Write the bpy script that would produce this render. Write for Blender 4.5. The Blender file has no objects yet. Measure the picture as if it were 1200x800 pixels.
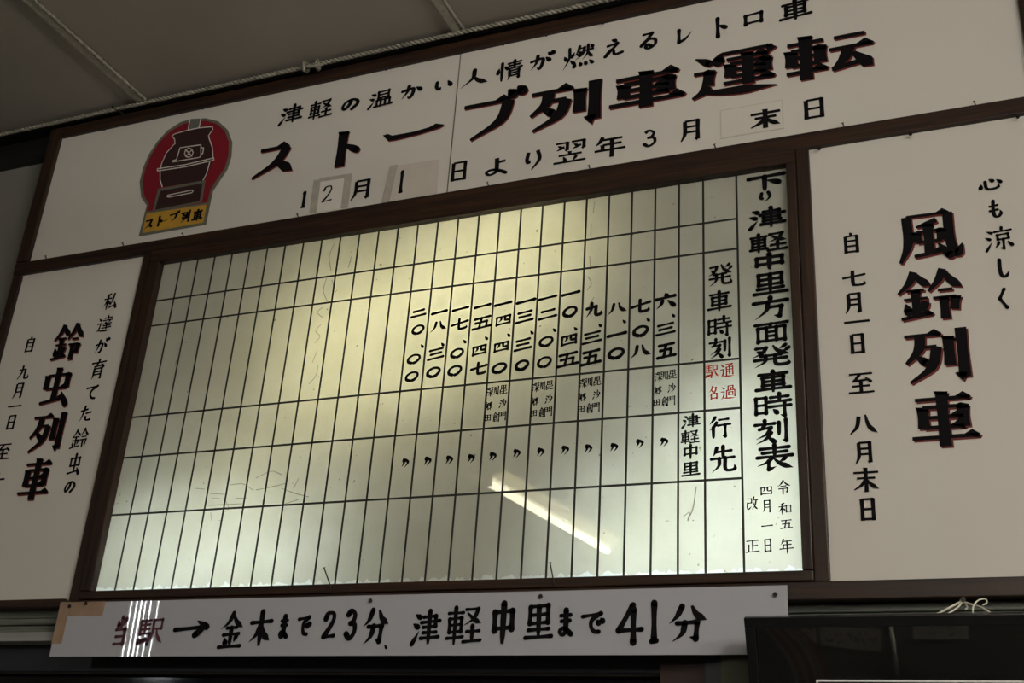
import bpy, bmesh, math, random
from mathutils import Matrix, Vector
random.seed(7)
scene = bpy.context.scene
# ------------------------------------------------------------------ camera
cam_data = bpy.data.cameras.new('camera')
cam_data.lens = 40.7018; cam_data.sensor_width = 36.0; cam_data.sensor_fit = 'HORIZONTAL'
cam_data.clip_start = 0.01
cam = bpy.data.objects.new('camera', cam_data)
scene.collection.objects.link(cam)
cx_ = Vector((0.924291, 0.376632, 0.061916)); cy_ = -Vector((-0.102075, 0.400219, -0.910717)); cz_ = -Vector((-0.367785, 0.835448, 0.408363))
M = Matrix((cx_, cy_, cz_)).transposed().to_4x4(); M.translation = Vector((2.12848, -2.38727, 1.55))
cam.matrix_world = M
scene.camera = cam
# ------------------------------------------------------------------ world, exposure
world = bpy.data.worlds.new('world'); scene.world = world; world.use_nodes = True
world.node_tree.nodes['Background'].inputs[0].default_value = (0.5, 0.6, 0.7, 1)
world.node_tree.nodes['Background'].inputs[1].default_value = 0.05
vs = scene.view_settings
vs.view_transform = 'Standard'; vs.look = 'None'; vs.gamma = 1; vs.use_curve_mapping = False; vs.exposure = 0.0
# light strengths
TUBE = 8.5
FILL_LAMP = 235.0
BACK = 1.0
# ------------------------------------------------------------------ materials
def new_mat(name):
    m = bpy.data.materials.new(name); m.use_nodes = True
    return m, m.node_tree.nodes, m.node_tree.links, m.node_tree.nodes['Principled BSDF']
def simple(name, col, rough=0.6, noise=0.0, scale=8.0, spec=0.5, metallic=0.0, bump=0.0, stretch=(1,1,1)):
    m, n, l, b = new_mat(name)
    b.inputs['Roughness'].default_value = rough
    b.inputs['Specular IOR Level'].default_value = spec
    b.inputs['Metallic'].default_value = metallic
    b.inputs['Base Color'].default_value = (*col, 1)
    if noise or bump:
        tc = n.new('ShaderNodeTexCoord'); mp = n.new('ShaderNodeMapping'); mp.inputs['Scale'].default_value = stretch
        nz = n.new('ShaderNodeTexNoise'); nz.inputs['Scale'].default_value = scale; nz.inputs['Detail'].default_value = 6
        l.new(tc.outputs['Object'], mp.inputs[0]); l.new(mp.outputs[0], nz.inputs['Vector'])
        if noise:
            r = n.new('ShaderNodeValToRGB')
            r.color_ramp.elements[0].position = .3; r.color_ramp.elements[1].position = .75
            r.color_ramp.elements[0].color = (*[c*(1-noise) for c in col], 1)
            r.color_ramp.elements[1].color = (*[min(1, c*(1+noise)) for c in col], 1)
            l.new(nz.outputs['Fac'], r.inputs[0]); l.new(r.outputs[0], b.inputs['Base Color'])
        if bump:
            bp = n.new('ShaderNodeBump'); bp.inputs['Strength'].default_value = bump; bp.inputs['Distance'].default_value = .002
            l.new(nz.outputs['Fac'], bp.inputs['Height']); l.new(bp.outputs[0], b.inputs['Normal'])
    return m
def wood(name, dark, light, axis='x', rough=0.45):
    m, n, l, b = new_mat(name)
    tc = n.new('ShaderNodeTexCoord'); mp = n.new('ShaderNodeMapping')
    mp.inputs['Scale'].default_value = (2.2, 60, 60) if axis == 'x' else (60, 60, 2.2)
    nz = n.new('ShaderNodeTexNoise'); nz.inputs['Scale'].default_value = 1.6; nz.inputs['Detail'].default_value = 8; nz.inputs['Distortion'].default_value = .6
    r = n.new('ShaderNodeValToRGB')
    r.color_ramp.elements[0].position = .35; r.color_ramp.elements[0].color = (*dark, 1)
    r.color_ramp.elements[1].position = .72; r.color_ramp.elements[1].color = (*light, 1)
    bp = n.new('ShaderNodeBump'); bp.inputs['Strength'].default_value = .35; bp.inputs['Distance'].default_value = .001
    l.new(tc.outputs['Object'], mp.inputs[0]); l.new(mp.outputs[0], nz.inputs['Vector']); l.new(nz.outputs['Fac'], r.inputs[0])
    l.new(r.outputs[0], b.inputs['Base Color']); l.new(nz.outputs['Fac'], bp.inputs['Height']); l.new(bp.outputs[0], b.inputs['Normal'])
    b.inputs['Roughness'].default_value = rough; b.inputs['Specular IOR Level'].default_value = .35
    return m
def emit(name, col, s):
    m = bpy.data.materials.new(name); m.use_nodes = True; n = m.node_tree.nodes; n.clear()
    e = n.new('ShaderNodeEmission'); e.inputs[0].default_value = (*col, 1); e.inputs[1].default_value = s
    o = n.new('ShaderNodeOutputMaterial'); m.node_tree.links.new(e.outputs[0], o.inputs[0])
    return m
MAT = {}
MAT['ink'] = simple('black_ink', (.007, .006, .007), .7, spec=.05)
MAT['red'] = simple('dark_red_paint', (.13, .015, .011), .5, spec=.3)
MAT['redtext'] = simple('bright_red_paint', (.55, .045, .015), .5)
MAT['purple'] = simple('purple_marker', (.085, .014, .030), .35)
MAT['wood_x'] = wood('dark_stained_wood_horizontal', (.011, .005, .004), (.047, .020, .0085), 'x')
MAT['wood_z'] = wood('dark_stained_wood_vertical', (.011, .005, .004), (.043, .019, .008), 'z')
MAT['board'] = simple('white_painted_board', (.62, .585, .53), .42, noise=.03, scale=1.5, spec=.3)
MAT['ceiling'] = simple('grey_ceiling_board', (.40, .365, .315), .55, noise=.10, scale=1.2)
MAT['batten'] = simple('grey_batten', (.46, .43, .36), .6, noise=.2, scale=60)
MAT['cord'] = simple('dusty_cord', (.30, .28, .225), .8, noise=.3, scale=40)
MAT['wall'] = simple('grey_plaster', (.19, .18, .155), .8, noise=.08, scale=4)
MAT['roomwall'] = simple('dim_room_wall', (.22, .20, .18), .8, noise=.08, scale=2)
MAT['floor'] = simple('grey_concrete_floor', (.12, .115, .11), .5, noise=.15, scale=6)
MAT['beam'] = wood('near_black_beam', (.006, .006, .006), (.014, .012, .012), 'x')
MAT['siding'] = wood('grey_green_weathered_siding', (.05, .055, .05), (.21, .225, .185), 'x', .6)
MAT['ledge'] = simple('pale_ledge', (.30, .30, .29), .6, noise=.15, scale=20, stretch=(.2, 1, 1))
MAT['darkframe'] = simple('blue_black_painted_frame', (.016, .016, .022), .4, noise=.3, scale=5, stretch=(.1, 1, 1))
MAT['darkglass'] = simple('dark_glass', (.006, .006, .009), .06)
MAT['redboard'] = simple('dark_red_board', (.022, .006, .004), .6, noise=.2)
MAT['greenpost'] = simple('olive_painted_post', (.035, .040, .018), .6, noise=.2)
MAT['metal'] = simple('rusty_nail', (.035, .028, .025), .5, metallic=.6)
MAT['line'] = simple('grid_line_black', (.012, .012, .010), .4)
MAT['faint'] = simple('faint_pencil_mark', (.30, .29, .22), .8)
MAT['banner'] = None
MAT['tape'] = simple('brown_packing_tape', (.30, .185, .105), .3, noise=.2, scale=30)
MAT['film'] = simple('grey_clear_tape', (.43, .395, .34), .25, noise=.1, scale=40)
MAT['paper'] = simple('white_paper', (.70, .66, .60), .5, noise=.03, scale=20)
MAT['paper_old'] = simple('yellowed_laminate', (.58, .53, .47), .25, noise=.05, scale=20)
MAT['emb_grey'] = simple('emblem_grey_edge', (.13, .13, .10), .5)
MAT['emb_red'] = simple('emblem_crimson', (.21, .006, .016), .5)
MAT['emb_yellow'] = simple('emblem_yellow', (.50, .28, .03), .5, noise=.1, scale=40)
MAT['emb_brown'] = simple('emblem_dark_brown', (.030, .010, .010), .5)
MAT['emb_pipe'] = simple('emblem_pipe_grey', (.12, .13, .11), .5)
MAT['emb_white'] = simple('emblem_white_line', (.70, .66, .60), .5)
MAT['black_frame'] = simple('black_gloss_frame', (.006, .006, .007), .25)
MAT['string'] = simple('white_string', (.75, .73, .62), .7)
MAT['white_metal'] = simple('white_enamel', (.86, .84, .74), .4)

def panel_material():
    m = bpy.data.materials.new('translucent_milk_acrylic'); m.use_nodes = True
    n = m.node_tree.nodes; l = m.node_tree.links; n.clear()
    out = n.new('ShaderNodeOutputMaterial')
    tc = n.new('ShaderNodeTexCoord'); sep = n.new('ShaderNodeSeparateXYZ'); l.new(tc.outputs['Object'], sep.inputs[0])
    nz = n.new('ShaderNodeTexNoise'); nz.inputs['Scale'].default_value = 5; nz.inputs['Detail'].default_value = 7; nz.inputs['Roughness'].default_value = .6
    l.new(tc.outputs['Object'], nz.inputs['Vector'])
    r = n.new('ShaderNodeValToRGB')
    r.color_ramp.elements[0].position = .3; r.color_ramp.elements[0].color = (.52, .51, .43, 1)
    r.color_ramp.elements[1].position = .7; r.color_ramp.elements[1].color = (.60, .59, .52, 1)
    l.new(nz.outputs['Fac'], r.inputs[0])
    # small dark specks of dirt
    sp = n.new('ShaderNodeTexNoise'); sp.inputs['Scale'].default_value = 55; sp.inputs['Detail'].default_value = 3
    l.new(tc.outputs['Object'], sp.inputs['Vector'])
    sr = n.new('ShaderNodeValToRGB'); sr.color_ramp.elements[0].position = .245; sr.color_ramp.elements[0].color = (.45, .42, .3, 1)
    sr.color_ramp.elements[1].position = .30; sr.color_ramp.elements[1].color = (1, 1, 1, 1)
    l.new(sp.outputs['Fac'], sr.inputs[0])
    mul = n.new('ShaderNodeMix'); mul.data_type = 'RGBA'; mul.blend_type = 'MULTIPLY'; mul.inputs[0].default_value = 1
    l.new(r.outputs[0], mul.inputs[6]); l.new(sr.outputs[0], mul.inputs[7])
    # bare acrylic along the bottom where the backing sheet is torn away (jagged edge)
    n1 = n.new('ShaderNodeTexNoise'); n1.noise_dimensions = '1D'; n1.inputs['Scale'].default_value = 38; n1.inputs['Detail'].default_value = 5
    l.new(sep.outputs['X'], n1.inputs['W'])
    ma = n.new('ShaderNodeMath'); ma.operation = 'MULTIPLY_ADD'; ma.inputs[1].default_value = .036; ma.inputs[2].default_value = -.009
    l.new(n1.outputs['Fac'], ma.inputs[0])
    lt = n.new('ShaderNodeMath'); lt.operation = 'LESS_THAN'; l.new(sep.outputs['Z'], lt.inputs[0]); l.new(ma.outputs[0], lt.inputs[1])
    tcol = n.new('ShaderNodeMix'); tcol.data_type = 'RGBA'; l.new(lt.outputs[0], tcol.inputs[0])
    l.new(mul.outputs[2], tcol.inputs[6]); tcol.inputs[7].default_value = (.95, .97, .93, 1)
    df = n.new('ShaderNodeBsdfDiffuse'); l.new(mul.outputs[2], df.inputs[0])
    tr = n.new('ShaderNodeBsdfTranslucent'); l.new(tcol.outputs[2], tr.inputs[0])
    mx = n.new('ShaderNodeMixShader'); mx.inputs[0].default_value = .42; l.new(df.outputs[0], mx.inputs[1]); l.new(tr.outputs[0], mx.inputs[2])
    gl = n.new('ShaderNodeBsdfGlossy'); gl.inputs['Roughness'].default_value = .008; gl.inputs[0].default_value = (1, 1, 1, 1)
    fr = n.new('ShaderNodeFresnel'); fr.inputs[0].default_value = 1.49
    m2 = n.new('ShaderNodeMixShader'); l.new(fr.outputs[0], m2.inputs[0]); l.new(mx.outputs[0], m2.inputs[1]); l.new(gl.outputs[0], m2.inputs[2])
    l.new(m2.outputs[0], out.inputs[0])
    return m
MAT['panel'] = panel_material()
def banner_material():
    m, n, l, b = new_mat('laminated_white_sheet')
    b.inputs['Base Color'].default_value = (.43, .43, .465, 1); b.inputs['Roughness'].default_value = .015
    tc = n.new('ShaderNodeTexCoord'); mp = n.new('ShaderNodeMapping'); mp.inputs['Scale'].default_value = (9, 1, 1.2)
    nz = n.new('ShaderNodeTexNoise'); nz.inputs['Scale'].default_value = 1.3; nz.inputs['Detail'].default_value = 1
    bp = n.new('ShaderNodeBump'); bp.inputs['Strength'].default_value = .0; bp.inputs['Distance'].default_value = .004
    l.new(tc.outputs['Object'], mp.inputs[0]); l.new(mp.outputs[0], nz.inputs['Vector']); l.new(nz.outputs['Fac'], bp.inputs['Height'])
    return m
MAT['banner'] = banner_material()

# ------------------------------------------------------------------ helpers
COL = scene.collection
def obj(name, verts, faces, mat, parent=None, label=None, smooth=False, kind=None):
    me = bpy.data.meshes.new(name); me.from_pydata(verts, [], faces); me.materials.append(MAT[mat] if isinstance(mat, str) else mat)
    if smooth: me.polygons.foreach_set('use_smooth', [True]*len(me.polygons))
    me.update()
    o = bpy.data.objects.new(name, me); COL.objects.link(o)
    if parent: o.parent = parent
    if label: o['label'] = label
    if kind: o['kind'] = kind
    return o
def thing(name, label, cat, loc=(0,0,0), group=None):
    o = bpy.data.objects.new(name, None); COL.objects.link(o); o.location = loc
    o['label'] = label; o['category'] = cat
    if group: o['group'] = group
    return o
BF = [(0,3,2,1),(4,5,6,7),(0,1,5,4),(1,2,6,5),(2,3,7,6),(3,0,4,7)]
def box_vf(x0, x1, y0, y1, z0, z1):
    return [(x0,y0,z0),(x1,y0,z0),(x1,y1,z0),(x0,y1,z0),(x0,y0,z1),(x1,y0,z1),(x1,y1,z1),(x0,y1,z1)], list(BF)
def box(name, x0, x1, y0, y1, z0, z1, mat, parent=None, label=None, kind=None, bevel=0.0):
    ox = parent.location if parent else Vector((0,0,0))
    v, f = box_vf(x0, x1, y0, y1, z0, z1)
    c = Vector(((x0+x1)/2, (y0+y1)/2, (z0+z1)/2))
    o = obj(name, [tuple(Vector(p)-c) for p in v], f, mat, parent, label, kind=kind)
    o.location = c - ox
    if bevel:
        md = o.modifiers.new('bevel', 'BEVEL'); md.width = bevel; md.segments = 2; md.limit_method = 'ANGLE'
    return o
def tube_vf(pts, r, n=8, V=None, F=None, cap=True):
    V = [] if V is None else V; F = [] if F is None else F
    pts = [Vector(p) for p in pts]; base = len(V)
    up = Vector((0,0,1))
    for i, p in enumerate(pts):
        t = (pts[min(i+1, len(pts)-1)] - pts[max(i-1, 0)]).normalized()
        a = t.cross(up) if abs(t.dot(up)) < .95 else t.cross(Vector((1,0,0)))
        a.normalize(); b = t.cross(a)
        rr = r[i] if isinstance(r, (list, tuple)) else r
        for k in range(n):
            an = 2*math.pi*k/n
            V.append(tuple(p + a*math.cos(an)*rr + b*math.sin(an)*rr))
    for i in range(len(pts)-1):
        for k in range(n):
            q = base+i*n+k; q2 = base+i*n+(k+1) % n
            F.append((q, q2, q2+n, q+n))
    if cap:
        F.append(tuple(base+k for k in range(n))[::-1]); e = base+(len(pts)-1)*n; F.append(tuple(e+k for k in range(n)))
    return V, F
def tube(name, pts, r, mat, parent=None, label=None, n=8):
    ox = Vector(parent.location) if parent else Vector((0,0,0))
    V, F = tube_vf([Vector(p)-ox for p in pts], r, n)
    return obj(name, V, F, mat, parent, label, smooth=True)
def twisted_vf(p0, p1, R, r, pitch, n=5, strands=2):
    p0 = Vector(p0); p1 = Vector(p1); L = (p1-p0).length; t = (p1-p0)/L
    a = t.cross(Vector((0,0,1))).normalized(); b = t.cross(a)
    steps = int(L/pitch*8); V = []; F = []
    for s in range(strands):
        pts = []
        for i in range(steps+1):
            an = 2*math.pi*(i/8) + s*2*math.pi/strands
            pts.append(p0 + t*(L*i/steps) + a*math.cos(an)*R + b*math.sin(an)*R)
        tube_vf(pts, r, n, V, F)
    return V, F

# ------------------------------------------------------------------ brush engine
STYLE = {'table': dict(hr=.95, cap=True, uro=0, tilt=.14), 'brush': dict(hr=.74, cap=True, uro=0, tilt=.07), 'bold': dict(hr=.36, cap=False, uro=1.0, tilt=.0),
         'mincho': dict(hr=.62, cap=False, uro=.6, tilt=.0), 'seal': dict(hr=.84, cap=True, uro=.35, tilt=.04)}
MACRO = {'@w': 'D12,12,28,22 D6,38,22,48 T6,94,16,78,28,58',
         '@s': 'D6,10,22,24 L4,42,22,42,20,70 T20,70,14,82,2,92 N12,82,40,88,98,92',
         '@k': 'L6,18,46,18 L10,32,10,66 L10,32,42,32,42,66 L10,48,42,48 L10,65,42,65 L4,80,48,80 V26,4,26,98',
         '@h': 'T44,6,28,12,12,16 L4,32,52,32 V28,10,28,98 T28,34,18,58,2,76 D30,44,48,62',
         '@g': 'T28,4,20,24,2,44 N28,6,38,22,52,34 L14,40,42,40 L10,56,46,56 V28,40,28,88 D12,64,16,80 T42,62,40,72,36,80 L4,92,50,86'}
def catmull(P, sub=6):
    if len(P) < 3: return [P[0] + (P[1]-P[0])*(i/6) for i in range(7)]
    Q = [P[0]*2-P[1]] + P + [P[-1]*2-P[-2]]; out = []
    for i in range(1, len(Q)-2):
        for k in range(sub):
            t = k/sub; a, b, c, d = Q[i-1], Q[i], Q[i+1], Q[i+2]
            out.append(.5*((2*b)+(c-a)*t+(2*a-5*b+4*c-d)*t*t+(3*b-a-3*c+d)*t**3))
    out.append(P[-1]); return out
def ribbon(P, Wd, V, F, y):
    base = len(V); n = len(P)
    for i in range(n):
        t = P[min(i+1, n-1)]-P[max(i-1, 0)]
        if t.length < 1e-9: t = Vector((1, 0))
        t.normalize(); nn = Vector((-t.y, t.x))*(Wd[i]/2)
        a = P[i]+nn; b = P[i]-nn
        V.append((a.x, y, a.y)); V.append((b.x, y, b.y))
    for i in range(n-1):
        q = base+2*i; F.append((q, q+1, q+3, q+2))
def poly(P, V, F, y):
    base = len(V)
    for p in P: V.append((p[0], y, p[1]))
    F.append(tuple(range(base, base+len(P))))
def disc(c, r, V, F, y, n=8):
    poly([(c.x+r*math.cos(2*math.pi*k/n), c.y+r*math.sin(2*math.pi*k/n)) for k in range(n)], V, F, y)
def glyph(ch, cx, cz, w, h, W, style, V, F, y, ref=None):
    st = STYLE[style]; size = max(w, h); B = W/100*((ref+size)/2 if ref and ch not in '一〇二三ー、' else (ref or size))
    if ch in '一': h = max(h, w*.3)
    if ch == '、': B = .42*size
    src = GLYPHS[ch]
    for k, v in MACRO.items(): src = src.replace(k, v)
    ns = len(src.split())
    B *= max(.72, min(1.22, (1.32-.03*ns) if style == 'bold' else (1.18-.032*ns)))
    if style == 'table' and ch not in '、': B = B*.78 if ch in '一二〇' else min(B, .23*min(w, h))
    yy = y
    for tok in src.split():
        yy -= .00008
        ty = tok[0]; nums = [float(a) for a in tok[1:].split(',')]
        P = []
        for i in range(0, len(nums), 2):
            u, v = nums[i], nums[i+1]
            jx = random.uniform(-.8, .8); jy = random.uniform(-.8, .8)
            if st['uro']: jx = jy = 0
            P.append(Vector((cx+(u+jx-50)/100*w, cz-(v+jy-50)/100*h+st['tilt']*(u-50)/100*w)))
        def wd(d):
            s = abs(d.y)/max(d.length, 1e-9)
            return B*(st['hr']+(1-st['hr'])*s)
        if ty == 'P':
            poly([(p.x, p.y) for p in P], V, F, yy)
        elif ty in 'LKV':
            segs = list(zip(P[:-1], P[1:]))
            for i, (a, b) in enumerate(segs):
                d = b-a; ww = wd(d); last = i == len(segs)-1
                hook = ty == 'K' and last
                t = d.normalized()
                ext0 = 0 if st['cap'] else ww*.0
                N = 5; Q = []; Wd = []
                for k in range(N+1):
                    f = k/N; Q.append(a+d*f)
                    if hook: Wd.append(B*.95*(1-f)**.8+.0001)
                    elif ty == 'V' and st['cap']: Wd.append(ww*(1.08-.25*f if f < .8 else .88-.9*(f-.8)*2.2))
                    elif st['cap']: Wd.append(ww*(1.05-.28*math.sin(math.pi*f)))
                    else: Wd.append(ww*(1.0+(.06 if abs(t.x) < .5 else 0)*math.cos(2*math.pi*f)))
                ribbon(Q, Wd, V, F, yy)
                if st['cap'] and not hook:
                    disc(a, ww*.52, V, F, yy)
                    if not (ty == 'V'): disc(b, ww*.54, V, F, yy)
                if not st['cap'] and not hook and i > 0:      # square heel at the corner
                    wv = wd(segs[i-1][1]-segs[i-1][0]); k2 = ww/2
                    poly([(a.x-k2, a.y+wv*.5), (a.x-k2*.2, a.y+wv*.5+B*.10), (a.x+k2*1.15, a.y+wv*.2), (a.x+k2, a.y-B*.3), (a.x-k2, a.y-B*.3)], V, F, yy)
                if st['uro'] and last and abs(t.x) > .9 and ty == 'L' and d.length > .4*w and b.x > a.x:   # triangular end of a horizontal
                    u = B*.62*st['uro']
                    poly([(b.x-u*1.9, b.y+ww*.4), (b.x-u*.75, b.y+u*.95), (b.x+u*.35, b.y+u*.10), (b.x+u*.1, b.y-ww*.5)], V, F, yy)
                if st['uro'] and ty == 'V' or (st['uro'] and ty == 'L' and len(segs) == 1 and abs(t.y) > .9):
                    k2 = ww/2; poly([(a.x-k2*1.25, a.y+B*.10), (a.x+k2*1.2, a.y-B*.02), (a.x+k2, a.y-B*.35), (a.x-k2, a.y-B*.30)], V, F, yy)
        else:
            C = catmull(P) if len(P) > 2 or ty in 'TNSF' else [P[0]+(P[1]-P[0])*(k/6) for k in range(7)]
            n = len(C); Wd = []
            for i, p in enumerate(C):
                f = i/(n-1); d = C[min(i+1, n-1)]-C[max(i-1, 0)]; bw = wd(d) if d.length else B
                bw = max(bw, B*.62)
                if ty == 'T': g = (1.0 if f < .35 else max(.06, 1-(f-.35)/.65*.92)) if st['cap'] else (1.0 if f < .5 else 1-(f-.5)/.5*.62)
                elif ty == 'N': g = (.45+.95*f/.72) if f < .72 else max(.05, 1.4*(1-(f-.72)/.28))
                elif ty == 'D': g = ((.25+1.05*f/.7) if f < .7 else 1.3)*(1 if st['cap'] else .8)
                elif ty == 'F': g = 1.0 if f < .8 else max(.06, 1-(f-.8)/.2*.95)
                else: g = .95+.15*math.cos(6.28*f)
                Wd.append(bw*g)
            ribbon(C, Wd, V, F, yy)
            if ty in 'TSF' and st['cap']: disc(C[0], Wd[0]*.52, V, F, yy)
            if ty in 'DS': disc(C[-1], Wd[-1]*.5, V, F, yy)
def median(a): a = sorted(a); return a[len(a)//2]
def lettering(items, W, style, mat, parent, y, label=None, edge=None):
    """one painted character = one mesh, a part of the board it is painted on"""
    o = parent.location; ref = median([max(w, h) for _, _, _, w, h in items])
    for ch, x, z, w, h in items:
        V = []; F = []; seed = random.random()
        glyph(ch, 0, 0, w, h, W, style, V, F, 0, ref)
        for i, fc in enumerate(F):            # every face looks out of the board
            ar = sum(V[fc[k]][0]*V[fc[(k+1) % len(fc)]][2]-V[fc[(k+1) % len(fc)]][0]*V[fc[k]][2] for k in range(len(fc)))
            if ar < 0: F[i] = tuple(reversed(fc))
        c = obj('character', V, F, mat, parent, label); c.location = (x-o.x, y-o.y, z-o.z)
        if edge:
            e = obj('painted_edge', [(a+edge[0], b*.2+.0004, d-edge[1]) for a, b, d in V], F, 'red', c, 'dark red edge')
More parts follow.
